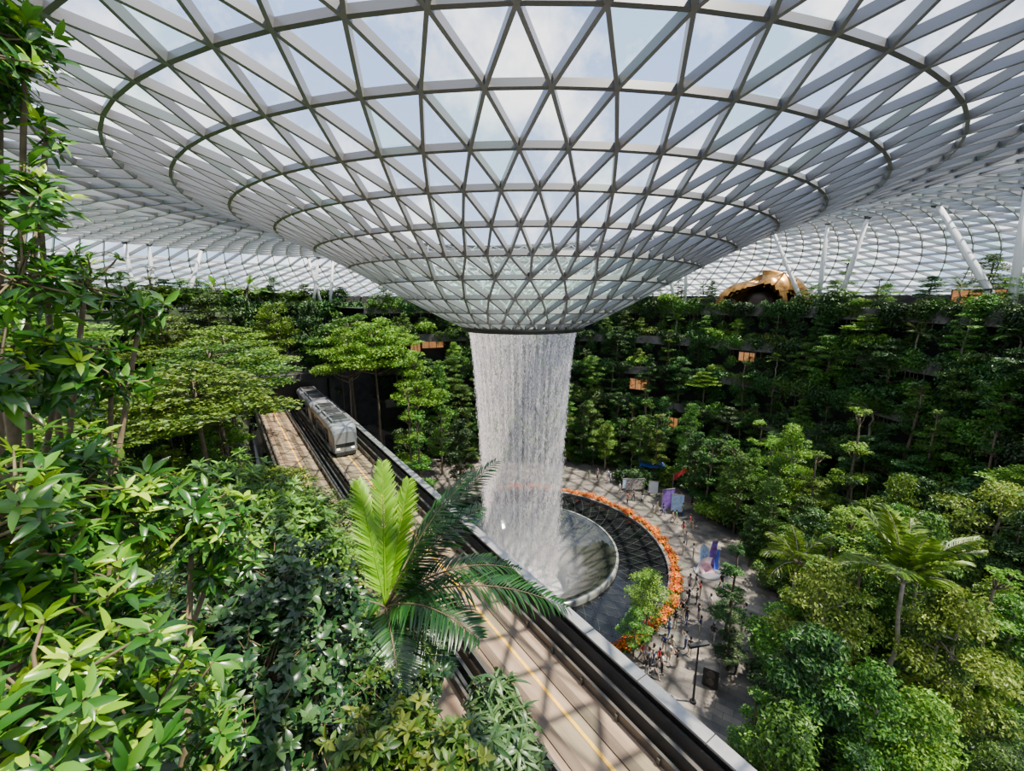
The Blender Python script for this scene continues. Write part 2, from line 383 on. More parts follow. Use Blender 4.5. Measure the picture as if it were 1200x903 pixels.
def column(bp,tp,r,label):
    t=thing('roof_column',label,'column',bp,0,'inclined steel columns under the roof')
    b=MB(); d=np.array(tp)-np.array(bp); b.tube([(0,0,0),d*.5,d],[r*.8,r,r*.7],12); b.obj('shaft',M['column'],t,True)
    b=MB(); b.lathe([(0,.25),(r*1.6,.25),(r*2,0)],16); b.obj('base_plate',M['steel_dark'],t)
    b=MB(); b.tube([d-d/np.linalg.norm(d)*.4,d],[r*.7,r*1.5],12); b.obj('cap',M['steel_ring'],t)
cols=[((945,352),(905,272),'thin grey roof column leaning left above the golden shell'),
((960,348),(970,262),'upright grey roof column right of the golden shell'),
((983,342),(1012,290),'short grey roof column leaning right beside the upright column'),
((1176,372),(1098,240),'thick white roof column leaning left above the right forest'),
((1184,372),(1199,245),'white roof column at the right edge of the photo'),
((803,350),(804,312),'short roof column just right of the glass funnel'),
((792,350),(776,322),'slanting short roof column left of the upright one near the funnel'),
((178,335),(173,278),'upright grey roof column at far left'),
((212,332),(236,288),'grey roof column leaning right at far left'),
((155,335),(146,285),'thin grey roof column leftmost of the left columns'),
((377,352),(361,305),'thin roof column leaning left behind the left canopy trees'),
((386,352),(392,318),'upright thin roof column behind the left canopy trees'),
((366,350),(374,312),'crossing thin roof column behind the left canopy trees')]
for (bx,by),(tx,ty),lab in cols:
    Rb=44.5 if bx>500 else 58
    p=HR(bx,by,Rb); p[2]=25.0; q=HR(tx,ty,Rb+1)
    R=math.hypot(q[0]-AX,q[1]-AY); q[2]=rh(R,math.atan2(q[1]-AY,q[0]-AX))
    column(p,q,.36 if bx>1100 else .3,lab)

# ---------------------------------------------------------------- waterfall, basin, pond
wf=thing('waterfall','tall white ring-shaped waterfall dropping from the glass funnel','waterfall',(AX,AY,0))
ztop=zo-.46
def wr(z): 
    f=(ztop-z)/(ztop+7); return 5.12-1.9*(f**.62)
b=MB(); zz=np.linspace(ztop,-3.5,24); b.lathe([(wr(z),z) for z in zz],96); b.obj('water_sheet',M['water_sheet'],wf,True)
n=42000; th=RS.rand(n)*2*PI; th=th+.05*np.sin(th*37); u=RS.rand(n); z=ztop-(u**.95)*(ztop+2.5); L_=.10+.45*RS.rand(n)*(.4+u); wdt=.010+.020*RS.rand(n)
z=np.minimum(z,ztop)
V=np.zeros((n,4,3)); 
rr=np.array([wr(a) for a in z])+RS.randn(n)*(.05+.22*u)
ph=RS.rand(n)*PI
cx=rr*np.cos(th); cy=rr*np.sin(th); dx=np.cos(ph)*wdt; dy=np.sin(ph)*wdt
V[:,0]=np.stack([cx,cy,z-L_],1); V[:,1]=np.stack([cx+dx,cy+dy,z-L_*.35],1); V[:,2]=np.stack([cx,cy,z],1); V[:,3]=np.stack([cx-dx,cy-dy,z-L_*.35],1)
o=obj('water_drops',mesh('water_drops',V.reshape(-1,3),np.arange(n*4).reshape(-1,4),[M['drops']]),wf); o['kind']='stuff'
n=36000; th=RS.rand(n)*2*PI; u=RS.rand(n)**1.8; z=-1.0+u*10; rr=wr(0)+(1-u)*np.abs(RS.randn(n))*1.2+RS.randn(n)*.35
s_=.008+.022*RS.rand(n); c_=np.stack([rr*np.cos(th),rr*np.sin(th),z],1); a_=RS.randn(n,3); a_/=np.linalg.norm(a_,axis=1,keepdims=True); b_=np.cross(a_,RS.randn(n,3)); b_/=np.linalg.norm(b_,axis=1,keepdims=True)
V=np.stack([c_-a_*s_[:,None],c_-b_*s_[:,None],c_+a_*s_[:,None],c_+b_*s_[:,None]],1)
V=V[(rr<7.0)]
o=obj('spray',mesh('spray',V.reshape(-1,3),np.arange(len(V)*4).reshape(-1,4),[M['spray']]),wf); o['kind']='stuff'
ba=thing('basin','round glossy acrylic basin swallowing the waterfall in the dark pool','basin',(BX,BY,0))
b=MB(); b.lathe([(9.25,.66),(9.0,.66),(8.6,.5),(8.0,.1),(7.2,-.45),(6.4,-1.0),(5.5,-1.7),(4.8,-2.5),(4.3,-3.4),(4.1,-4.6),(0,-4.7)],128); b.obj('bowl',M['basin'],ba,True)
b=MB(); b.lathe([(9.5,0),(9.5,.5),(9.45,.66),(9.35,.70),(9.24,.66)],128); b.obj('rim',M['rim'],ba,True)
PR=14.3
po=thing('pool','black ring pool with fine lattice around the basin','pool',(BX,BY,0))
b=MB(); b.lathe([(9.5,.12),(PR,.12)],96); b.obj('water_surface',M['poolblack'],po)
b=MB()
for k in range(64):
    for sg in(-1,1):
        pts=[(9.6+(PR-9.7)*q/8, 2*PI*k/64+sg*.22*q/8) for q in range(9)]
        for (r0,t0),(r1,t1) in zip(pts,pts[1:]):
            w0=.02/r0; w1=.02/r1
            b.add([(r0*math.cos(t0-w0),r0*math.sin(t0-w0),.15),(r1*math.cos(t1-w1),r1*math.sin(t1-w1),.15),(r1*math.cos(t1+w1),r1*math.sin(t1+w1),.15),(r0*math.cos(t0+w0),r0*math.sin(t0+w0),.15)],[(0,1,2,3)])
b.obj('lattice',M['net'],po)
b=MB(); b.lathe([(PR-.05,.1),(PR-.05,.42),(PR+.3,.42),(PR+.3,0)],96); b.obj('kerb',M['ledge'],po)

# ---------------------------------------------------------------- guideway
def guide(s0,name,label,outer):
    t=thing(name,label,'train track',(O0[0],O0[1],0),math.atan2(U[1],U[0]))
    A0,A1=-6,79.4
    b=MB(); b.box(A0,A1,s0,s0+3.6,9.55,10.0); b.obj('deck',M['deck'],t)
    b=MB(); b.box(A0,A1,s0+.5,s0+3.1,8.0,9.55); b.box(A0,A1,s0+.9,s0+2.7,7.4,8.0); b.obj('girder',M['concrete'],t)
    for so_ in(.05,3.45):
        b=MB(); b.box(A0,A1,s0+so_-.06,s0+so_+.06,10.0,10.45)
        x=A0
        while x<A1: b.box(x,x+.12,s0+so_-.14,s0+so_+.14,10.0,10.3); x+=2.0
        b.obj('guide_rail',M['railmetal'],t)
    for so_ in(.75,2.45):
        b=MB(); b.box(A0,A1,s0+so_,s0+so_+.42,10.0,10.06); b.obj('running_strip',M['strip'],t)
    b=MB(); b.box(A0,A1,s0+1.55,s0+1.70,10.0,10.02); b.obj('yellow_line',M['yellow'],t)
    for x in range(4,78,21):
        b=MB(); b.box(x,x+1.6,s0+1.0,s0+2.6,0,7.4); b.obj('pier',M['concrete'],t)
    if outer:
        b=MB(); b.box(A0,A1,0,.2,8.9,11.25); b.obj('parapet',M['railmetal'],t)
        b=MB(); x=A0
        while x<A1: b.box(x,x+2.96,-.05,.50,11.25,11.36); x+=3
        b.obj('parapet_cap',M['silver'],t)
        b=MB(); b.box(A0,A1,.2,1.0,9.7,10.3); b.box(A0,A1,.95,1.1,10.3,10.75); b.box(A0,A1,.45,.55,10.3,10.9); b.obj('cable_trough',M['railmetal'],t)
    else:
        b=MB(); b.box(A0,A1,s0+3.8,s0+4.0,9.3,11.1); b.box(A0,A1,s0+3.5,s0+4.0,9.3,9.6); b.obj('parapet',M['railmetal'],t)
        b=MB(); b.box(A0,A1,s0-.8,s0-.1,9.2,9.4)
        x=A0
        while x<A1: b.box(x,x+.15,s0-.95,s0+.05,9.4,9.5); x+=1.5
        b.box(A0,A1,s0-.75,s0-.6,9.4,10.2); b.box(A0,A1,s0-.35,s0-.2,9.4,10.2)
        b.obj('walkway',M['black'],t)
guide(1.4,'guideway','pale concrete train guideway with yellow centre line and silver parapet',True)
guide(6.1,'guideway','second concrete train guideway behind the palm, left of the silver-capped one',False)
t=thing('tunnel_portal','dark concrete tunnel mouth at the far end of the train track','tunnel',(O0[0],O0[1],0),math.atan2(U[1],U[0]))
b=MB(); b.box(79.5,82,-1.2,-.4,0,15.4); b.box(79.5,82,10.8,11.6,0,15.4); b.box(79.5,82,-1.2,11.6,14.4,15.4); b.obj('frame',M['concrete_dark'],t)
b=MB(); b.box(81.2,81.6,-.4,10.8,0,14.4); b.obj('mouth_shade',M['black'],t)  # black slab across the mouth stands in for the darkness inside

def rsec(w,h,zb,n=5,rt=.55,rb=.2):
    pts=[]
    for (cx_,cz_,r_,a0) in((w/2-rb,zb+rb,rb,-PI/2),(w/2-rt,zb+h-rt,rt,0),(-w/2+rt,zb+h-rt,rt,PI/2),(-w/2+rb,zb+rb,rb,PI)):
        for j in range(n+1): a=a0+PI/2*j/n; pts.append((cx_+r_*math.cos(a),cz_+r_*math.sin(a)))
    return pts
def car(ac,label,lead):
    p=TW(ac,3.2,10.05); t=thing('train_car',label,'train car',p,math.atan2(-U[1],-U[0]),'coupled cars of the airport train')
    Lc=11.6
    xs_=[-Lc/2,-Lc/2+.15,-Lc/2+.5,0,Lc/2-1.3,Lc/2-.6,Lc/2-.15,Lc/2]
    sc=[(.86,.86),(.95,.95),(1,1),(1,1),(1,1),(.97,.95),(.9,.86),(.78,.72)] if lead else [(.86,.86),(.95,.95),(1,1),(1,1),(1,1),(1,1),(.95,.95),(.86,.86)]
    V=[];F=[]
    for x,(a,c) in zip(xs_,sc):
        for yy,zz_ in rsec(2.75*a,3.1*c,.4): V.append((x,yy,zz_))
    K=24
    for i in range(len(xs_)-1):
        for j in range(K): F.append((i*K+j,i*K+(j+1)%K,(i+1)*K+(j+1)%K,(i+1)*K+j))
    F.append(tuple(range(K-1,-1,-1))); F.append(tuple((len(xs_)-1)*K+j for j in range(K)))
    obj('body',mesh('body',V,F,[M['trainbody']],smooth=False),t)
    for sy in(-1,1):
        b=MB(); b.box(-Lc/2+.7,Lc/2-1.4,sy*1.345,sy*1.40,1.25,2.75); b.obj('side_window',M['darkglass'],t)
        b=MB(); b.box(-Lc/2+.6,Lc/2-1.0,sy*1.345,sy*1.39,.55,.85); b.obj('side_stripe',M['white'],t)
        for dx in(-2.6,2.4):
            b=MB(); b.box(dx-.75,dx+.75,sy*1.35,sy*1.42,.5,2.75,1); b.box(dx-.6,dx-.06,sy*1.36,sy*1.44,1.2,2.6,0); b.box(dx+.06,dx+.6,sy*1.36,sy*1.44,1.2,2.6,0); b.obj('door',[M['darkglass'],M['trainbody']],t)
    for sx in(1,-1):
        b=MB(); 
        if sx>0 and lead: b.add([(Lc/2+.03,-.95,1.0),(Lc/2+.03,.95,1.0),(Lc/2-.1,1.05,2.8),(Lc/2-.1,-1.05,2.8),(Lc/2-.45,-1.2,1.0),(Lc/2-.45,1.2,1.0),(Lc/2-.5,1.16,2.9),(Lc/2-.5,-1.16,2.9)],[(0,1,2,3),(0,3,7,4),(1,5,6,2),(3,2,6,7),(4,5,1,0)])
        else: b.box(sx*(Lc/2-.02),sx*(Lc/2+.03),-.7,.7,1.3,2.5)
        b.obj('windshield' if (sx>0 and lead) else 'end_window',M['darkglass'],t)
    if lead:
        for sy in(-1,1):
            b=MB(); b.box(Lc/2-.1,Lc/2+.05,sy*.75-.16,sy*.75+.16,.75,.95); b.obj('headlight',M['lamp'],t)
        b=MB(); b.box(Lc/2-.3,Lc/2+.15,-1.0,1.0,.15,.5); b.obj('bumper',M['black'],t)
    for x in(-3.4,0.1,3.3):
        b=MB(); b.box(x-1.35,x+1.35,-.95,.95,3.4,3.72,0); b.box(x-1.1,x-.1,-.75,.75,3.72,3.76,1); b.box(x+.1,x+1.1,-.75,.75,3.72,3.76,1); b.obj('roof_unit',[M['traingrey'],M['black']],t)
    b=MB(); b.box(-Lc/2+.5,Lc/2-.6,-1.0,1.0,.02,.4); b.obj('underframe',M['black'],t)
    for x in(-3.8,3.8):
        for sy in(-1,1):
            b=MB(); b.tube([(x,sy*.75,.42),(x,sy*1.1,.42)],.42,16); b.obj('wheel',M['rubber'],t)
car(60.5,'front silver and grey train car with dark windshield facing the waterfall',True)
car(72.8,'rear silver and grey train car nearest the tunnel',False)

# ---------------------------------------------------------------- foliage machinery
def unit(a): return a/(np.linalg.norm(a,axis=-1,keepdims=True)+1e-9)
def quads(Pp,D,Nn,L,W):
    D=unit(D); S=unit(np.cross(D,Nn)); Nn=np.cross(S,D); L=L[:,None]; W=W[:,None]
    V=np.stack([Pp,Pp+D*L*.45+S*W*.5+Nn*W*.12,Pp+D*L-Nn*L*.08,Pp+D*L*.45-S*W*.5+Nn*W*.12],1)
    n=len(Pp); return V.reshape(-1,3),np.arange(4*n).reshape(-1,4)
def fineleaf(Pp,D,Nn,L,W,droop=.25,fold=.18):
    D=unit(D); S=unit(np.cross(D,Nn)); Nn=np.cross(S,D); n=len(Pp)
    T=[0,.18,.45,.75,1]; WW=[.06,.72,1,.66,.02]; rows=[]
    for t,ww in zip(T,WW):
        c=Pp+D*(L*t)[:,None]-Nn*(droop*L*t*t)[:,None]
        l=c+S*(W*ww*.5)[:,None]+Nn*(fold*W*ww)[:,None]; r_=c-S*(W*ww*.5)[:,None]+Nn*(fold*W*ww)[:,None]
        rows+= [l,c,r_]
    V=np.stack(rows,1).reshape(-1,3); q=[]
    for i in range(4):
        q+=[(3*i,3*i+1,3*i+4,3*i+3),(3*i+1,3*i+2,3*i+5,3*i+4)]
    q=np.array(q); F=(np.arange(n)[:,None,None]*15+q[None]).reshape(-1,4)
    return V,F
def crown(lobes,n,size,rs,flat=False):
    vol=np.array([l[1][0]*l[1][1]+l[1][0]*l[1][2] for l in lobes]); pr=vol/vol.sum()
    idx=rs.choice(len(lobes),n,p=pr); C=np.array([l[0] for l in lobes])[idx]; R=np.array([l[1] for l in lobes])[idx]
    d=unit(rs.randn(n,3)); 
    lo=(d[:,2]<-.3)&(rs.rand(n)<.6); d[lo,2]*=-1
    rad=.45+.65*rs.rand(n)**.7
    Pp=C+d*R*rad[:,None]
    up=np.array([0,0,1.])
    if flat: Nn=up+rs.randn(n,3)*.4; D=unit(np.stack([rs.randn(n),rs.randn(n),rs.randn(n)*.15],1))
    else: Nn=unit(d*.5+up*.8+rs.randn(n,3)*.5); D=unit(np.cross(Nn,rs.randn(n,3)))+np.array([0,0,-.3])
    L=size*(.7+.7*rs.rand(n)); return quads(Pp,D,Nn,L,L*.5)
def trunk(h,r,rs,lobes,lean=.3):
    b=MB(); pts=[]; x=y=0
    for i in range(7):
        f=i/6; pts.append((x,y,h*f)); x+=rs.uniform(-lean,lean)*.4; y+=rs.uniform(-lean,lean)*.4
    b.tube(pts,[r*(1-.6*i/6) for i in range(7)],8)
    for c,R in lobes:
        z0=max(.25*h,min(c[2]-.8,h*.95)); i=min(5,int(z0/h*6)); f=z0/h*6-i
        a=np.array(pts[i])*(1-f)+np.array(pts[i+1])*f; c=np.array(c)
        b.tube([a,(a+c)/2+np.array([0,0,-.15]),c],[r*.35,r*.25,r*.12],5)
    return b
PROTO={}
def mk_round(key,seed,h,w,n,size,mat,bark='bark',n_l=16,z0=.36,fl=.36,lr=.40):
    rs=np.random.RandomState(seed); lobes=[]
    for i in range(n_l):
        f=i/(n_l-1); z=h*(z0+(.97-z0)*f); rad=w*(.35+.65*math.sin(PI*min(1,(f*.8+.12))))*(1 if f<.85 else .5); a=i*2.4+rs.rand()
        q=rad*rs.uniform(.45,1.1)-w*lr*.4; rr_=w*lr*rs.uniform(.6,1.25)
        lobes.append(((q*math.cos(a),q*math.sin(a),z+rs.uniform(-.2,.2)),(rr_,rr_,rr_*fl)))
    V,F=crown(lobes,n,size,rs); PROTO[key]=(trunk(h*.9,h*.012+.03,rs,lobes).me('trunk',[M[bark]],True),mesh('foliage',V,F,[mat]),h)
def mk_layer(key,seed,h,w,n,size,mat,z0=.6):
    rs=np.random.RandomState(seed); lobes=[]
    for lv in range(4):
        z=h*(z0+(.97-z0)*lv/3); rad=w*(1-.2*lv); m=8-lv
        for i in range(m):
            a=2*PI*i/m+lv+rs.uniform(-.2,.2); q=rad*.62*rs.uniform(.75,1.15); k_=rs.uniform(.7,1.15); lobes.append(((q*math.cos(a),q*math.sin(a),z+rs.uniform(-.35,.35)),(rad*.42*k_,rad*.42*k_,.2)))
    V,F=crown(lobes,n,size,rs,True); PROTO[key]=(trunk(h*.95,h*.013+.04,rs,lobes).me('trunk',[M['bark']],True),mesh('foliage',V,F,[mat]),h)
def frond_arr(c,dirv,L,droop,pairs,ll,lw,rs,seg=14):
    p=np.array(c,float); d=unit(np.array(dirv,float)); pts=[p]; ds=[d]
    for i in range(seg):
        p=p+d*L/seg; d=unit(d+np.array([0,0,-droop/seg])); pts.append(p); ds.append(d)
    pts=np.array(pts); ds=np.array(ds)
    t=np.linspace(.12,.99,pairs); x=t*seg; i=np.minimum(x.astype(int),seg-1); f=(x-i)[:,None]
    pos=pts[i]*(1-f)+pts[i+1]*f; dd=unit(ds[i]*(1-f)+ds[i+1]*f)
    side=unit(np.cross(dd,np.array([0,0,1.]))+1e-4); up=np.cross(side,dd)
    PP=[];DD=[];NN_=[];LL=[]
    for sg in(-1,1):
        D=side*sg*.85+dd*.65+up*.25+rs.randn(pairs,3)*.06
        PP.append(pos);DD.append(D);NN_.append(up+side*sg*-.3);LL.append(ll*(np.sin(PI*(t*.85+.12)))**.6*(.9+.2*rs.rand(pairs)))
    return pts,np.concatenate(PP),np.concatenate(DD),np.concatenate(NN_),np.concatenate(LL)
def mk_palm(key,seed,h,nf,fl,mat,broad=False,pairs=22,lf=.34,lwid=.09,elmin=.1,dr=1.1):
    rs=np.random.RandomState(seed); b=MB(); pts=[(rs.uniform(-.1,.1)*i*.3,rs.uniform(-.1,.1)*i*.3,h*i/6) for i in range(7)]
    b.tube(pts,[.17-.012*i for i in range(7)],10); VV=[];FF=[];nb=0; top=np.array(pts[-1])
    for i in range(nf):
        a=i*2.4; el=rs.uniform(elmin,1.25); dv=(math.cos(a)*math.cos(el),math.sin(a)*math.cos(el),math.sin(el))
        if broad:
            q=fineleaf(np.array([top+np.array(dv)*fl*.35]),np.array([dv]),np.array([[-dv[0]*.3,-dv[1]*.3,1.]]),np.array([fl*.7]),np.array([fl*.26]),.4,.1)
            b.tube([top,top+np.array(dv)*fl*.38],[.05,.03],5)
        else:
            pt,PP,DD,N_,LL=frond_arr(top,dv,fl,dr,pairs,fl*lf,.06,rs,8); b.tube(pt,[.035]*4+[.02]*5,4,0)
            q=quads(PP,DD+np.array([0,0,-.3]),N_,LL,np.full(len(PP),lwid))
        VV.append(q[0]);FF.append(q[1]+nb);nb+=len(q[0])
    PROTO[key]=(b.me('trunk',[M['bark_pale']],True),mesh('foliage',np.concatenate(VV),np.concatenate(FF),[mat]),h+fl*.5)
mk_round('dark1',1,10,2.3,6800,.22,L1,n_l=24,z0=.26); mk_round('dark2',2,12,2.1,7200,.24,L1,n_l=28,z0=.2)
mk_round('mid1',3,9,2.4,6500,.21,L2,n_l=24,z0=.28); mk_round('mid2',4,11,2.1,7000,.20,L2,'bark_pale',26,.22)
mk_round('light1',5,9,2.4,6000,.20,L3,'bark_pale',22,.34); mk_round('yel1',6,8.5,2.4,6000,.18,L4,'bark_pale',22,.4)
mk_layer('slim1',13,11,2.2,5200,.22,L2,.28); mk_layer('slim2',14,12,2.5,5600,.22,L3,.35); mk_layer('slim3',15,11,2.1,5200,.24,L1,.25)
mk_layer('lay1',7,10,4.6,11000,.24,L3,.78); mk_layer('lay2',8,11,5.0,12000,.24,L2,.77); mk_layer('lay3',9,9,3.6,8500,.22,L3,.68)
mk_palm('palm1',10,6,14,2.9,L2); mk_palm('palm2',11,5,12,2.6,L3); mk_palm('banana',12,2.2,10,2.6,L2,True)
mk_palm('bigpalm',16,8,13,3.6,L3,False,34,.33,.20,.3,.95)
def mk_shrub(key,seed,n,mat,size=.2):
    rs=np.random.RandomState(seed); lobes=[((rs.uniform(-.8,.8),rs.uniform(-.8,.8),rs.uniform(.4,1.3)),(.65,.65,.4)) for i in range(7)]
    V,F=crown(lobes,n,size,rs); PROTO[key]=(trunk(.9,.05,rs,lobes).me('trunk',[M['bark']],True),mesh('foliage',V,F,[mat]),1.5)
mk_shrub('sh1',21,1700,L1); mk_shrub('sh2',22,1700,L2); mk_shrub('sh3',23,1600,L3)
def mk_vine(key,seed,n,mat):
    rs=np.random.RandomState(seed); lobes=[]
    for i in range(11): lobes.append(((rs.uniform(-1.5,1.5),rs.uniform(-.2,.3),-rs.uniform(-.5,3.4) if i>4 else -.1-.4*rs.rand()),(.75,.4,.7)))
    V,F=crown(lobes,n,.22,rs); b=MB()
    for c,R in lobes: b.tube([(c[0],.1,.4),(c[0]*.9,.15,c[2])],.02,5)
    PROTO[key]=(b.me('stem',[M['bark']]),mesh('foliage',V,F,[mat]),3)
mk_vine('vine1',31,2500,L1); mk_vine('vine2',32,2300,L2); mk_vine('vine3',33,2000,L1)
def put(key,x,y,z,sc,label,cat,group,name='tree',rz=None,szz=1):
    tr,fo,h=PROTO[key]
    if key[:4]=='palm' and name=='tree':
        name='palm_tree'; cat='palm'; label='feathery palm among the '+(group or 'trees'); group='palms among the '+(group or 'trees')
    t=thing(name,label,cat,(x,y,z),random.uniform(0,6.28) if rz is None else rz,group,(sc,sc,sc*szz))
    obj('stem' if name not in('tree','palm_tree') else 'trunk',tr,t); obj('foliage',fo,t); return t
def top_at(key,px,py,d,label,name='tree',cat='tree',group=None,smax=1.2):
    p=P(px,py,d); g=ground(p[0],p[1]); h=PROTO[key][2]; H=max(p[2]-g,1.5)
    s=H/h; sx=min(max(s,.5),smax)
    tr,fo,_=PROTO[key]; t=thing(name,label,cat,(p[0],p[1],g),random.uniform(0,6.28),group,(sx,sx,s)); obj('trunk',tr,t); obj('foliage',fo,t); return t
def canopy(key,a,s,ztop,sx,label):
    x,y,_=TW(a,s); g=ground(x,y); h=PROTO[key][2]; tr,fo,_=PROTO[key]
    t=thing('tree',label,'tree',(x,y,g),random.uniform(0,6.28),None,(sx,sx,(ztop-g)/h)); obj('trunk',tr,t); obj('foliage',fo,t)

# --- left canopy trees along the track
for args in [('lay1',44,15,22.0,1.35,'broad flat-topped light green canopy tree nearest along the left track edge'),
('lay2',55,13.5,22.8,1.5,'second broad flat canopy tree left of the train'),
('lay1',66,13,23.3,1.6,'third broad flat canopy tree reaching over the train roof'),
('lay3',72,18,24.5,1.5,'flat canopy tree on the slope left of the tunnel mouth'),
('lay2',45,26,24.5,1.4,'darker layered tree up the slope behind the nearest canopy tree'),
('lay1',58,26,25.5,1.5,'tall layered tree on the upper slope below the left rim'),
('lay3',34,22,23.0,1.35,'layered tree on the slope behind the lime bush'),
('lay2',26,19,21.5,.95,'low layered tree on the slope just beyond the lime bush'),
('lay1',72,-5.5,23.4,1.45,'layered canopy tree right of the train before the terraces'),
('lay2',79,-4,24.4,1.5,'layered canopy tree above the right side of the tunnel mouth'),
('lay1',70.5,-1.5,22.4,1.1,'layered tree arching over the rear of the train'),
('lay3',66,-9.5,19.0,1.1,'low layered tree between train and waterfall'),
('lay1',77,-10.5,22.2,1.0,'wide layered tree between the tunnel and the lit shopfront'),
('slim2',62,-6.5,15,1.0,'slim light tree beside the silver parapet right of the train'),
('slim1',56,-5.5,13,1.0,'slim green tree beside the parapet between train front and waterfall'),
('mid2',66,-13,17,1.1,'green tree left of the falling water'),
('dark1',58,-12,11,1.0,'dark tree near the left foot of the waterfall'),
('lay2',24,11.3,13.8,.9,'spreading tree leaning over the left guideway above the fig shrub'),
('lay1',30,11.3,14.6,1.0,'second spreading tree leaning over the left guideway'),
('lay2',36.5,11.3,14.6,1.0,'green layered tree leaning over the left guideway below the train'),
('mid2',20,11.5,14.5,1.3,'leafy tree over the left guideway behind the palm'),
('lay1',43,11.6,14.4,.85,'light layered tree beside the left guideway below the canopy trees'),
('dark1',85,1,26.5,1.8,'large dark tree behind the right side of the tunnel mouth'),
('lay1',86,6,25.6,1.2,'flat light canopy tree behind the tunnel mouth'),
('dark2',84,10,27,1.7,'large dark tree behind the left side of the tunnel mouth'),
('mid1',82,14,27,1.6,'rounded green tree on the slope left behind the tunnel mouth'),
('mid2',76,20,27.5,1.7,'tall green tree at the top of the slope left of the tunnel'),
('dark1',69,28,28,1.7,'tall dark tree at the top of the left slope'),
('lay2',84,-3,22.5,1.2,'green layered tree hanging over the tunnel mouth')]: canopy(*args)
for (px,py,R,key,sc,lab) in [(255,350,54,'banana',1.25,'large paddle-leaved plant on the upper left rim'),(290,350,55,'banana',1.4,'second paddle-leaved plant right of the first on the left rim'),(322,350,58,'palm1',.7,'feathery palm on the upper left rim')]:
    p=HR(px,py,R); put(key,p[0],p[1],25,sc,lab,'palm',None,'palm_tree')
rs=np.random.RandomState(5); c=0; tries=0; pl=[]
while c<58 and tries<9000:
    tries+=1; a=rs.uniform(2,78); s=rs.uniform(13.2,40); x,y,_=TW(a,s)
    if y<9 or math.hypot(x-AX,y-AY)>48 or x<-1.35*y-4: continue
    if any((x-q[0])**2+(y-q[1])**2<10 for q in pl): continue
    pl.append((x,y)); key=random.choice(['dark1','mid1','slim2','mid2','light1','slim1','lay3','dark1']); sc=random.uniform(.55,.75)
    if key=='lay3': sc*=.9
    g=ground(x,y); szz=1.0
    if y<24: szz=min(1.0,max(.45,(CZ-2.5-.14*y-g)/(PROTO[key][2]*sc)))
    put(key,x,y,g-.1,sc,'leafy tree in the dense planting on the left hillside','tree','trees massed on the left hillside',szz=szz); c+=1
c=0
while c<110:
    a=rs.uniform(2,76); s=rs.uniform(12.6,36); x,y,_=TW(a,s)
    if y<8 or x<-1.3*y-3 or math.hypot(x-AX,y-AY)>48: continue
    put(random.choice(['sh1','sh2','sh3']),x,y,ground(x,y)-.1,random.uniform(1.1,1.9),'low shrub under the trees of the left hillside','shrub','undergrowth on the left hillside','shrub'); c+=1
for i in range(28):
    thd=127+i*2.1; th=math.radians(thd); R=random.uniform(58.5,61) if thd<151 else random.uniform(51.5,54.5); x,y=AX+R*math.cos(th),AY+R*math.sin(th)
    put(random.choice(['dark1','mid1','slim2','palm1','slim1','mid2']),x,y,24.95,random.uniform(.7,1.0),'tree on the upper rim behind the left hillside','tree','trees along the upper left rim',szz=random.uniform(.45,.58))
    R+=1.5; put(random.choice(['sh1','sh2','sh3']),AX+R*math.cos(th+.017),AY+R*math.sin(th+.017),24.95,random.uniform(1.6,2.3),'bushy shrub on the upper left rim','shrub','shrubs along the upper left rim','shrub')
for i in range(10):
    th=math.radians(127+i*2.5); x,y=AX+56.0*math.cos(th),AY+56.0*math.sin(th)
    put(random.choice(['vine1','vine3','vine2']),x,y,25.1,1.9,'leafy vines trailing down the dark wall behind the tunnel','vine','vines on the wall behind the tunnel','vine',th-PI/2)
# --- shop window positions (also kept free of planting)
SHOPS=[(748,450,3.0,1.9,36.4,'dim orange shop window in the far terrace right of the waterfall'),(787,497,2.0,2.4,34.8,'lit doorway in the far terrace below the orange window'),(507,400,4.0,2.4,40.8,'lit shopfront left of the funnel tip'),(487,408,1.8,2.0,40.8,'small lit window left of the lit shopfront beside the funnel tip'),(1145,350,5,2,50,'lit pavilion window on the upper right rim'),(875,418,2.4,1.4,40.0,'small lit window in the right terrace')]
WT=[]
for px,py,w_,h_,R,lab in SHOPS:
    p=HR(px,py,R); WT.append((theta(p[0],p[1]),p[2]))
def blocked(th,z,above):
    for tw,zw in WT:
        if abs(th-tw)<2.0 and ((above and 0<z-zw<5) or (not above and 0<zw-z<5)): return True
    return False
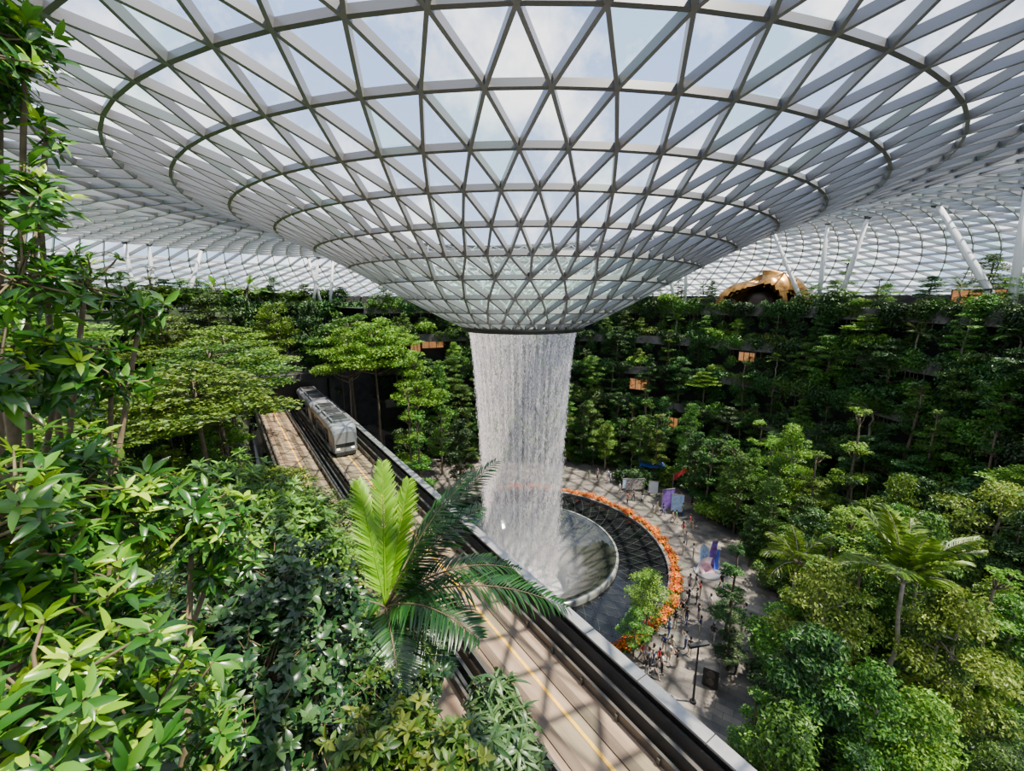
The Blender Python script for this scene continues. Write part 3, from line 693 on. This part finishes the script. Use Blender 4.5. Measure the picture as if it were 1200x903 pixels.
# --- ledge planting
names=['lowest','second','third','fourth','topmost']
gold_th=theta(*HR(893,360,48)[:2])
for k in range(5):
    th=-30.0
    while th<127:
        R=Rk(k,th); t=math.radians(th)
        x,y=AX+(R-.15)*math.cos(t),AY+(R-.15)*math.sin(t)
        if random.random()<.97 and not blocked(th,ZL[k],True):
            put(random.choice(['vine1','vine3','vine2']),x,y,ZL[k]+.45,random.uniform(.95,1.35),'leafy vines trailing over the %s ledge of the valley wall'%names[k],'vine','vines on the %s ledge'%names[k],'vine',t-PI/2)
        th+=math.degrees(2.45/R)
    th=-29.0+k*.7
    while th<127:
        R=Rk(k,th)+random.uniform(.8,1.3); t=math.radians(th)
        if not blocked(th,ZL[k],False) and not (k==4 and abs(th-gold_th)<6) and random.random()<.8:
            put(random.choice(['sh1','sh2','sh1','sh2','sh3']),AX+R*math.cos(t),AY+R*math.sin(t),ZL[k],random.uniform(.9,1.7),'bushy shrub on the %s ledge of the valley wall'%names[k],'shrub','shrubs on the %s ledge'%names[k],'shrub')
        th+=math.degrees(random.uniform(3.0,4.8)/R)
    th=-29.0+k
    while th<127:
        R=Rk(k,th)+random.uniform(.7,1.8); t=math.radians(th); x,y=AX+R*math.cos(t),AY+R*math.sin(t)
        step=math.degrees(random.uniform(2.8,5.8)/R)
        if (k==4 and abs(th-gold_th)<6) or blocked(th,ZL[k],False): th+=step; continue
        key=random.choice(['dark1','mid2','mid1','slim1','slim3','slim3','mid1','light1','palm1','dark1','dark2','lay3'])
        sc=random.uniform(.4,1.05) if k<3 else random.uniform(.4,.68)
        if k==3 and abs(th-gold_th)<9: sc=.48
        if key=='lay3': sc=min(sc,.8)
        put(key,x,y,ZL[k],sc,'slender tree growing on the %s ledge of the valley wall'%names[k],'tree','trees along the %s ledge'%names[k],szz=(random.uniform(.75,1.0) if sc<.8 else .8) if k<4 else .72)
        th+=step
th=-29.0
while th<127:
    R=random.uniform(45.5,49); t=math.radians(th); 
    if abs(th-gold_th)>9: put(random.choice(['mid1','dark1','light1','slim2','palm1','mid2']),AX+R*math.cos(t),AY+R*math.sin(t),25,random.uniform(.6,.9) if th<60 else random.uniform(.4,.55),'tree in the second row on the topmost level of the valley','tree','second row of trees on the topmost level',szz=.62)
    th+=math.degrees(random.uniform(3.2,5.2)/R)
# --- right valley floor forest
featR=[('yel1',975,665,24,'yellow-green airy tree right of the plaza'),
('yel1',1130,700,22,'pale yellow-green tree below the big palm at right'),
('light1',1060,560,34,'light green tree above the big palm at right'),
('slim3',862,640,33,'dark slim tree at the right edge of the plaza'),
('dark1',965,735,20,'dark green tree in the lower right with dense crown'),
('dark2',885,600,42,'tall dark tree behind the colourful stage prop'),
('mid2',910,560,42,'green tree on the right side below the ledges'),
('light1',930,500,46,'light tree below the golden shell'),
('lay3',1000,600,34,'small layered tree in the middle of the right forest'),
('slim2',1010,480,42,'bright green tree in front of the right terraces'),
('mid1',1180,440,34,'bushy tree at the right edge in front of the terraces'),
('slim1',1100,480,38,'layered tree in front of the third ledge at right'),
('yel1',1180,570,28,'yellow-green layered tree at the right edge'),
('light1',1090,820,19,'small light tree at the bottom right'),
('mid2',1190,700,24,'tree at the right edge below the yellow-green one'),
('mid1',925,845,17,'leafy tree at the bottom beside the guideway parapet'),
('mid2',1030,780,19,'green tree at bottom right centre'),
('mid1',935,700,27,'green crowned tree near the plaza'),
('slim2',1140,600,30,'light slim layered tree right of the big palm'),
('slim1',1010,650,27,'slim layered tree left of the big palm'),
('slim3',862,700,30,'dark small-leaved tree standing on the plaza paving by the people')]
for key,px,py,d,lab in featR: top_at(key,px,py,d,lab,smax=1.1 if key in('yel1','lay3') else .95)
p=P(940,630,31); put('palm2',p[0],p[1],0,1.0,'small feathery palm in the middle of the right forest','palm',None,'palm_tree',szz=p[2]/6.3)
p=P(1066,665,23); put('bigpalm',p[0],p[1],0,.95,'large palm with broad arching fronds in the right forest','palm',None,'palm_tree',szz=p[2]/8.3)
c=0; tries=0; pl=[]
while c<66 and tries<9000:
    tries+=1; th=rs.uniform(-80,70); R=rs.uniform(24.5,34.8); t=math.radians(th); x,y=AX+R*math.cos(t),AY+R*math.sin(t)
    if th>30 and R<26.5: continue
    if th>55 and R>31: continue
    if y<10 or s_of(x,y)>-6 or (y<22 and x<12.5): continue
    if any((x-q[0])**2+(y-q[1])**2<6 for q in pl): continue
    pl.append((x,y)); key=random.choice(['dark1','mid1','slim3','mid2','light1','dark1','slim2','slim1','dark2','slim3','lay3','slim1'])
    sc=random.uniform(.65,1.05)
    if y<20: sc=random.uniform(.55,.8)
    if key=='lay3': sc*=.75
    put(key,x,y,0,sc,'leafy tree in the dense forest between plaza and right terraces','tree','trees massed on the right valley floor',szz=random.uniform(.9,1.25)); c+=1
for i in range(120):
    th=rs.uniform(-80,110); R=rs.uniform(23.5,33); 
    if th>55: R=rs.uniform(27.5,29.8)
    t=math.radians(th); x,y=AX+R*math.cos(t),AY+R*math.sin(t)
    if y<8 or s_of(x,y)>-3 or (y<20 and x<11): continue
    put(random.choice(['sh1','sh2','sh3','sh1']),x,y,0,random.uniform(1.0,1.8),'low shrub under the trees of the right forest','shrub','undergrowth of the right forest','shrub')
for i in range(18):
    th=46+i*4.4; t=math.radians(th); R=27.8+random.uniform(-.8,.6)
    x,y=AX+R*math.cos(t),AY+R*math.sin(t)
    if s_of(x,y)>-3: continue
    put(random.choice(['mid2','slim1','palm1','slim3','dark1']),x,y,0,random.uniform(.55,.8),'slender tree at the foot of the far terrace behind the plaza','tree','trees at the foot of the far terrace')
p=G(757,745); put('light1',p[0],p[1],.1,.78,'round bright green tree on the near edge of the pool','tree',None,szz=.8)
p=G(742,770); put('mid1',p[0],p[1],.1,.45,'small bushy tree at the pool edge below the round bright tree','tree',None)

# ---------------------------------------------------------------- near plants
def bush(label,blobs,base,mat,tipmat,L,W,nros,per,tipf,rs,cat='shrub',name='shrub',fold=.18,droop=.3):
    base=np.array(base); t=thing(name,label,cat,base)
    st=MB()
    vol=np.array([b_[1]**2 for b_ in blobs]); pr=vol/vol.sum()
    for c,r_ in blobs:
        c=np.array(c); mid=(base+c)/2+rs.randn(3)*.1; st.tube([base-base,mid-base,c-base],[.03,.022,.012],7)
    acc={0:[[],[],[],[]],1:[[],[],[],[]]}
    for i in range(nros):
        j=rs.choice(len(blobs),p=pr); c,r_=np.array(blobs[j][0]),blobs[j][1]
        d=unit(rs.randn(3)+np.array([.1,-.25,.35])); tip=c+d*r_*rs.uniform(.35,1.1)
        ax=unit(d*.7+np.array([0,0,.6])+rs.randn(3)*.25)
        st.tube([c-base,(c+tip)/2-base+rs.randn(3)*.03,tip-base],[.008,.006,.004],4,cap=False)
        a=unit(np.cross(ax,rs.randn(3))); bb=np.cross(ax,a)
        lime=1 if (rs.rand()<tipf and d[2]>-.2) else 0
        ls_=rs.uniform(.75,1.15)
        for w_ in range(2):
            q0=tip-ax*(L*.6)*w_; m=per if w_==0 else per-2
            for q in range(m):
                ph=2.4*q+w_; el=rs.uniform(.15,.95) if w_==0 else rs.uniform(-.1,.45)
                rad=a*math.cos(ph)+bb*math.sin(ph); D=rad*math.cos(el)+ax*math.sin(el); Nv=ax*math.cos(el)-rad*math.sin(el)
                k=acc[lime if w_==0 else 0]; k[0].append(q0+rad*.004-ax*rs.uniform(0,L*.25)); k[1].append(D+rs.randn(3)*.14); k[2].append(Nv+rs.randn(3)*.25)
                k[3].append(L*ls_*rs.uniform(.6,1.15)*(0.85 if lime and w_==0 else 1))
    st.obj('stem',M['twig'],t,True)
    for kk,(nm,mm) in enumerate((('foliage',mat),('young_foliage',tipmat))):
        k=acc[kk]
        if not k[0]: continue
        Ls=np.array(k[3]); V,F=fineleaf(np.array(k[0])-base,np.array(k[1]),np.array(k[2]),Ls,Ls*W,droop,fold)
        obj(nm,mesh(nm,V,F,[mm],smooth=True),t)
    return t
rs=np.random.RandomState(3)
def B(l): return [(P(a,b_,d),r_) for a,b_,d,r_ in l]
def gb(px,py,d): 
    p=P(px,py,d); return (p[0],p[1],hill(p[0],p[1])-.05)
bush('glossy dark green tree with whorled leaves overhanging the upper left edge',
     B([(-60,60,2.0,.34),(-10,100,2.2,.24),(30,50,2.2,.16),(-20,230,2.1,.28),(45,235,2.2,.20),(100,335,2.4,.24),(165,365,2.6,.17),(20,330,2.1,.28),(70,420,2.2,.26),(-30,450,1.8,.3),(130,450,2.4,.2),(0,20,2.3,.2),(55,160,2.3,.12)]),
     gb(-120,600,2.4),L5,L6,.115,.33,280,6,.2,rs,'tree','tree')
bush('bush with bright lime young leaves filling the lower left foreground',
     B([(50,590,1.9,.32),(140,600,2.1,.28),(225,610,2.4,.25),(20,690,1.6,.32),(110,740,1.7,.33),(50,830,1.25,.28),(165,860,1.6,.27),(255,650,2.6,.2),(0,620,1.5,.28),(190,790,1.9,.24),(250,860,2.1,.18),(110,530,2.2,.18)]),
     gb(60,950,1.8),L5,L6,.105,.32,470,6,.45,rs)
bush('dark glossy fig shrub between the lime bush and the palm',
     B([(330,690,4.4,.62),(270,740,4.0,.6),(370,760,4.5,.6),(310,800,3.7,.6),(360,850,3.6,.5),(250,690,4.6,.55),(390,700,4.9,.4),(300,870,3.2,.45)]),
     gb(330,880,4.0),L7,L8,.10,.55,950,6,.22,rs,fold=.1)
bush('mid green shrub above the dark fig shrub beside the guideway',
     B([(290,580,6.5,.65),(335,610,6.3,.55),(250,590,6.0,.6),(370,640,6.5,.45),(310,630,5.8,.55)]),
     gb(320,700,6.2),L2,L3,.14,.36,640,7,.4,rs)
bush('shrub with yellowish young leaves at the bottom centre below the palm',
     B([(450,870,3.4,.3),(500,880,3.3,.28),(420,890,3.0,.28),(480,845,3.7,.22),(530,900,3.0,.25)]),
     gb(450,960,3.4),L2,L4,.10,.45,260,7,.5,rs)
bush('grey-green shrub with drooping narrow leaves at the bottom beside the guideway',
     B([(575,825,4.0,.24),(600,860,3.9,.26),(560,880,3.6,.28),(610,885,3.6,.2),(585,805,4.2,.15)]),
     gb(570,960,3.8),L8,L8,.13,.28,170,7,.0,rs,droop=.9)
bush('mid green leafy shrub at the palm base above the guideway edge',
     B([(500,795,5.6,.25),(430,805,5.2,.36),(400,760,5.6,.36),(480,835,5.0,.3)]),
     gb(430,860,5.2),L7,L2,.12,.4,260,7,.4,rs)
pc=P(452,712,7.0); gz=hill(pc[0],pc[1]); pt_=thing('palm_tree','young palm with one bright upright frond and dark arching fronds above the guideway','palm',(pc[0],pc[1],min(gz,pc[2]-1.2)))
bz=pt_.location.z; b=MB(); b.tube([(0,0,0),(0,0,(pc[2]-bz)*.5),(0,0,pc[2]-bz)],[.14,.12,.09],12); b.obj('trunk',M['bark_pale'],pt_,True)
def towards(px,py,d): return P(px,py,d)-pc
fr=[(448,545,7.2,.12,1),(420,566,7.0,.15,1),(478,565,7.3,.15,1),(570,540,7.3,.7,0),(540,555,7.0,.8,0),(556,590,7.6,.8,0),(665,695,6.6,1.1,0),(610,650,7.4,1.3,0),(560,735,6.0,1.1,0),(520,790,6.0,1.0,0),(380,705,6.4,1.2,0),(410,800,6.2,.9,0),(470,815,5.6,.9,0)]
for px,py,d,dr,br in fr:
    v=towards(px,py,d); Lf=np.linalg.norm(v)*(1.02 if br else 1.04); v=unit(v)+np.array([0,0,dr*.42])
    pts,PP,DD,N_,LL=frond_arr((0,0,0),v,Lf,dr,52,.56,.05,rs,14)
    if br: LL=LL*.70; DD=DD+unit(v)*.5
    V,F=fineleaf(PP,DD,N_,LL,np.full(len(PP),.042 if br else .036),.4,.1)
    o=obj('frond',mesh('frond',V,F,[L10 if br else L9],smooth=True),pt_,(0,0,pc[2]-bz))
    if br: o['label']='bright yellow-green upright frond'
    b=MB(); b.tube(pts,[.022-.0013*i for i in range(len(pts))],6); b.obj('midrib',L10 if br else M['twig'],o,True)
# ---------------------------------------------------------------- flower border
rs=np.random.RandomState(9)
ls=((0,0),(.25,.1),(-.25,-.1))
V,F=crown([((x,y,.3),(.36,.38,.3)) for x,y in ls],260,.17,rs); fm=mesh('foliage',V,F,[L2])
V,F=crown([((x,y,.55),(.34,.36,.3)) for x,y in ls],170,.18,rs); bm_=mesh('blossoms',V,F,[M['petal']])
for i in range(70):
    t=math.radians(-78+i*2.62); R=14.95+random.uniform(-.16,.16)
    q=thing('flower_bush','orange and red flowering bush in the border round the pool','flowers',(BX+R*math.cos(t),BY+R*math.sin(t),0),t+random.uniform(-.6,.6),'flower bushes round the pool',random.uniform(.65,1.15))
    obj('foliage',fm,q); obj('blossoms',bm_,q)

# ---------------------------------------------------------------- people
SK=pm('skin',(.45,.27,.18),.6); HAIRM=[pm('hair_black',(.012,.01,.01),.6),pm('hair_brown',(.06,.03,.015),.6)]
CL=[('white',(.65,.65,.65)),('black',(.02,.02,.022)),('grey',(.25,.25,.26)),('red',(.35,.04,.04)),('navy',(.03,.05,.15)),('blue',(.2,.3,.45)),('beige',(.4,.34,.25)),('green',(.08,.2,.09)),('black',(.02,.02,.022)),('grey',(.25,.25,.26)),('black',(.02,.02,.022))]
CM={}
for n_,c_ in CL:
    if n_ not in CM: CM[n_]=pm('cloth_'+n_,c_,.85)
def body_mesh(pose):
    V=[];E=[];Rr=[]
    def v(p,r_): V.append(p); Rr.append(r_); return len(V)-1
    st=.22 if pose==1 else .0; 
    pel=v((0,0,.95),.135); wa=v((0,0,1.1),.12); ch=v((0,0,1.32),.145); nk=v((0,0,1.47),.055); hd=v((0,-.01,1.56),.085); ht=v((0,0,1.68),.085); hp=v((0,0,1.74),.04)
    E+=[(pel,wa),(wa,ch),(ch,nk),(nk,hd),(hd,ht),(ht,hp)]
    for sx in(-1,1):
        o_=st*sx; h=v((.09*sx,0,.88),.095); k=v((.1*sx,-o_*.5-.01,.5),.062); an=v((.1*sx,-o_+(.08 if o_<0 else 0),.09),.042); to=v((.11*sx,-o_-.15,.04),.035)
        E+=[(pel,h),(h,k),(k,an),(an,to)]
        sh=v((.17*sx,0,1.4),.06)
        if pose==2: el=v((.22*sx,-.12,1.2),.04); ha=v((.08*sx,-.32,1.42),.033)
        else: el=v((.23*sx,.03+o_*.4,1.13),.042); ha=v((.22*sx,-.08+o_*.7,.88),.033)
        fg=v((V[ha][0],V[ha][1]-.02,V[ha][2]-.1 if pose!=2 else V[ha][2]+.08),.022)
        E+=[(ch,sh),(sh,el),(el,ha),(ha,fg)]
    me=bpy.data.meshes.new('p'); me.from_pydata(V,E,[]); o=bpy.data.objects.new('p',me); COL.objects.link(o)
    md=o.modifiers.new('s','SKIN')
    for i,sv in enumerate(me.skin_vertices[0].data): sv.radius=(Rr[i],Rr[i]*(.75 if i in(0,1,2) else 1)); sv.use_root=(i==0)
    md2=o.modifiers.new('u','SUBSURF'); md2.levels=1; md2.render_levels=1
    dg=bpy.context.evaluated_depsgraph_get(); dg.update(); m=bpy.data.meshes.new_from_object(o.evaluated_get(dg))
    bpy.data.objects.remove(o)
    m.materials.clear()
    for q in range(4): m.materials.append(SK)
    for p_ in m.polygons:
        c=p_.center; p_.use_smooth=True
        ix=0
        if c.z<.07: ix=3
        elif c.z<.98 and abs(c.x)<.19: ix=2
        elif c.z<1.46 and not (abs(c.x)>.2 and c.z<1.2): ix=1
        if pose==2 and c.y<-.17 and c.z>1.1: ix=0
        p_.material_index=ix
    return m
BM=[body_mesh(i) for i in range(3)]
b=MB(); b.lathe([(.0,1.775),(.06,1.765),(.098,1.71),(.1,1.64),(.085,1.56),(.06,1.5)],12,0,.022); HM=b.me('hair',[HAIRM[0]],True)
b=MB()
for sx in(-.032,.032): b.tube([(sx,-.083,1.635),(sx,-.094,1.635)],.011,6)
b.tube([(0,-.08,1.62),(0,-.11,1.59)],[.008,.014],6,1); b.box(-.025,.025,-.094,-.084,1.555,1.563,2)
FM=b.me('face',[HAIRM[0],SK,CM['red']])
feet=[(800,712),(806,712),(816,708),(804,730),(818,728),(765,778),(772,781),(757,792),(778,765),(786,767),(768,795),(803,760),(808,768),(793,782),(820,742),(835,752),(752,775),(783,745),
(770,600),(777,604),(792,612),(800,605),(765,606),(752,592),(812,622),(742,586),(726,578),(735,590),(803,640),(815,690),(824,664),(845,690),(812,655),(800,628),(730,568),(715,566),(700,562),(690,562),(765,545),(800,690),(800,650),(808,618),
(535,556),(541,558),(547,554),(553,557),(820,700),(832,715),(868,745),(872,728),(775,590),(783,592),(700,560),(712,563),(850,770),(862,790),(796,722),
(760,783),(775,789),(783,775),(790,736),(806,703),(788,612)]
poses=['standing','walking','raising a phone']
wh={0:'near the pool tree',1:'on the middle plaza',2:'on the far plaza'}
for i,(px,py) in enumerate(feet):
    p=G(px,py); R=math.hypot(p[0]-BX,p[1]-BY)
    if 9<R<16.1: 
        q=16.1/R; p[0]=BX+(p[0]-BX)*q; p[1]=BY+(p[1]-BY)*q
    if R>25.5: q=25.3/R; p[0]=BX+(p[0]-BX)*q; p[1]=BY+(p[1]-BY)*q
    ps=random.choice([0,0,1,1,2]); c1=random.choice(CL)[0]; c2=random.choice(['black','navy','grey','beige'])
    zone=wh[0] if py>735 else (wh[1] if py>625 else wh[2])
    fac=random.uniform(0,6.28) if ps!=2 else math.atan2(AY-p[1],AX-p[0])+PI/2
    t=thing('person','person in %s top and %s trousers %s %s'%(c1,c2,poses[ps],zone),'person',(p[0],p[1],0),fac,'visitors on the plaza',random.uniform(.92,1.06))
    o=obj('body',BM[ps],t)
    for j,mm in enumerate((SK,CM[c1],CM[c2],CM['black'])): o.material_slots[j].link='OBJECT'; o.material_slots[j].material=mm
    obj('hair',HM,t); obj('face',FM,t)

# ---------------------------------------------------------------- plaza objects
PUR=pm('panel_purple',(.20,.10,.42),.5,noise=.5,ns=2); BLU=pm('panel_blue',(.05,.12,.6),.5); PNK=pm('panel_pink',(.75,.4,.5),.5,noise=.3,ns=2); CYA=pm('panel_cyan',(.35,.5,.75),.5,noise=.3,ns=2); PH=pm('panel_photo',(.35,.3,.28),.5,noise=.9,ns=5)
p=G(829,670); t=thing('stage_prop','cluster of flat slanted purple, white and pink panels standing on the plaza','stage prop',(p[0],p[1],0),.1)
b=MB(); b.lathe([(0,.12),(1.3,.12),(1.35,0)],28); b.obj('platform',M['traingrey'],t)
for i,(mm,x0,y0,w_,h_,ln) in enumerate(((M['white'],-.6,.0,1.5,1.5,.5),(PNK,-.1,-.3,1.4,1.1,-.35),(PUR,.55,.35,.9,3.0,.15),(CYA,.0,.6,1.2,2.5,-.2),(BLU,.9,.1,.5,2.2,.1))):
    b=MB(); V=[];F=[]
    for j in range(7):
        f=j/6; cx_=x0+ln*f; hw=w_*.5*(1-.35*f); by=.15*math.sin(f*3)
        V+=[(cx_-hw,y0+by-.1,.12+h_*f),(cx_,y0+by+.05,.12+h_*f),(cx_+hw,y0+by-.1,.12+h_*f*(1-.12*(i%2)))]
    for j in range(6): F+=[(3*j,3*j+1,3*j+4,3*j+3),(3*j+1,3*j+2,3*j+5,3*j+4)]
    b.add(V,F); b.obj('panel',mm,t)
    b=MB(); b.tube([(x0,y0+.2,.1),(x0+ln,y0+.25,.12+h_)],.035,6); b.obj('support_rod',M['silver'],t)
def board(px,py,w_,h_,mat,lab,rz=0.2):
    p=G(px,py); t=thing('display_board',lab,'display board',(p[0],p[1],0),rz)
    b=MB(); b.box(-w_/2,w_/2,-.04,.04,.35,h_); b.obj('panel',mat,t)
    b=MB(); b.box(-w_/2-.05,w_/2+.05,-.06,.03,h_,h_+.08); b.box(-w_/2-.05,-w_/2,-.06,.03,.3,h_); b.box(w_/2,w_/2+.05,-.06,.03,.3,h_); b.obj('frame',M['silver'],t)
    for sx in(-1,1):
        b=MB(); b.box(sx*w_*.4-.05,sx*w_*.4+.05,-.4,.4,0,.06); b.box(sx*w_*.4-.03,sx*w_*.4+.03,-.03,.03,.06,.4); b.obj('foot',M['black'],t)
board(782,598,1.6,2.9,PUR,'tall purple and blue display board on the far plaza')
board(793,602,1.4,2.6,CYA,'pale blue display board right of the purple one',-.3)
board(744,576,2.6,1.9,PH,'wide grey display board covered in small pictures',.1)
board(733,574,1.0,1.7,CYA,'small pale blue display board left of the picture board',.3)
board(765,580,1.2,2.0,M['white'],'white display board between picture board and purple board',-.2)
p=G(762,560); t=thing('market_booth','blue canopied market booth against the far terrace','booth',(p[0],p[1],0),-.2)
b=MB(); b.add([(-1.8,-1.3,2.5),(1.8,-1.3,2.5),(1.8,1.3,2.5),(-1.8,1.3,2.5),(0,0,3.4)],[(0,1,4),(1,2,4),(2,3,4),(3,0,4)]); b.box(-1.8,1.8,-1.32,-1.28,2.2,2.5); b.obj('canopy',BLU,t)
for sx in(-1.7,1.7):
    for sy in(-1.2,1.2): b=MB(); b.tube([(sx,sy,0),(sx,sy,2.5)],.04,8); b.obj('leg',M['silver'],t)
b=MB(); b.box(-1.5,1.5,-1.1,-.6,0,1.0); b.obj('counter',PUR,t)
p=G(797,578); t=thing('banner','long red and pink banner strip at the far plaza edge','banner',(p[0],p[1],0),.5)
b=MB(); b.add([(-1.6,0,2.2),(1.6,0,3.2),(1.6,0,3.9),(-1.6,0,3.1)],[(0,1,2,3)]); b.obj('cloth',pm('red_cloth',(.7,.06,.08),.7),t)
for sx,hh in((-1.6,3.2),(1.6,4)): b=MB(); b.tube([(sx,0,0),(sx,0,hh)],.04,8); b.obj('pole',M['silver'],t)
p=G(812,822); t=thing('street_lamp','black lamp post with flat head on the plaza beside speaker','lamp',(p[0],p[1],0),.2)
b=MB(); b.tube([(0,0,0),(0,0,4.4)],[.08,.06],10); b.obj('pole',M['black'],t); b=MB(); b.box(-.7,.7,-.16,.16,4.4,4.55); b.obj('head',M['black'],t); b=MB(); b.box(-.6,.6,-.12,.12,4.37,4.4); b.obj('diffuser',M['lamp'],t)
b=MB(); b.lathe([(0,.12),(.2,.12),(.22,0)],16); b.obj('base',M['black'],t)
p=G(832,800); t=thing('loudspeaker','large black loudspeaker cabinet standing on the plaza paving','speaker',(p[0],p[1],0),-.5)
b=MB(); b.box(-.5,.5,-.45,.45,.1,1.5); b.obj('cabinet',M['black'],t)
b=MB()
for z in(.5,1.1): b.tube([(0,-.45,z),(0,-.48,z)],[.28,.25],20)
b.obj('cone',M['railmetal'],t)
for sx in(-.4,.4):
    for sy in(-.35,.35): b=MB(); b.tube([(sx-.03,sy,.06),(sx+.03,sy,.06)],.06,10); b.obj('castor',M['rubber'],t)
for px,py,w_,h_,R,lab in SHOPS:
    p=HR(px,py,R); th=math.atan2(p[1]-AY,p[0]-AX); t=thing('shop_window',lab,'shop window',p,th+PI/2)
    b=MB(); b.box(-w_/2,w_/2,-.03,.03,-h_/2,h_/2); b.obj('pane',M['shop'],t)
    b=MB()
    for x in(-w_/2,-w_/6,w_/6,w_/2): b.box(x-.05,x+.05,-.08,.08,-h_/2,h_/2)
    for z in(-h_/2,h_/2): b.box(-w_/2-.05,w_/2+.05,-.08,.08,z-.06,z+.06)
    b.obj('frame',M['steel_dark'],t)
p=HR(889,360,50.5); p[2]=25; t=thing('play_sculpture','golden bronze shell-shaped play sculpture with arched openings on the upper rim','sculpture',p,math.atan2(p[1],p[0])-PI/2,None,(1.0,.9,.92))
V=[];F=[];nu,nv=64,16
def dome(u,v,k=1.0):
    r_=1+.10*math.sin(2*u+.6)+.07*math.cos(5*u); ph=v*PI/2
    return (6.4*k*r_*math.cos(u)*math.cos(ph)**.75,3.8*k*r_*math.sin(u)*math.cos(ph)**.75,5.6*k*math.sin(ph)*(1+.16*math.cos(u-.5)+.05*math.sin(4*u)))
for kk in(1.0,.9):
    for i in range(nu):
        for j in range(nv+1): V.append(dome(2*PI*i/nu,j/nv,kk))
def isopen(u,v):
    for c_,w_,h_ in((4.55,.75,.64),(5.7,.22,.4),(3.5,.2,.35)):
        d=abs(u-c_)/w_
        if d<1 and v<h_*math.sqrt(1-d*d): return True
    return False
for i in range(nu):
    for j in range(nv):
        if isopen(2*PI*(i+.5)/nu,(j+.5)/nv): continue
        for kk in(0,1):
            o_=kk*nu*(nv+1); F.append((o_+i*(nv+1)+j,o_+((i+1)%nu)*(nv+1)+j,o_+((i+1)%nu)*(nv+1)+j+1,o_+i*(nv+1)+j+1))
obj('shell',mesh('shell',V,F,[M['gold']],smooth=True),t)
b=MB(); b.lathe([(2.4,0),(2.3,1.6),(1.8,2.7),(.9,3.1),(0,3.2)],24); b.obj('shade_dome',M['gold_shade'],t,True)  # dark dome added behind the openings as the shell's shaded inside
print('objects',len(bpy.data.objects), sum(1 for o in bpy.data.objects if o.parent is None and o.name.startswith('tree')))
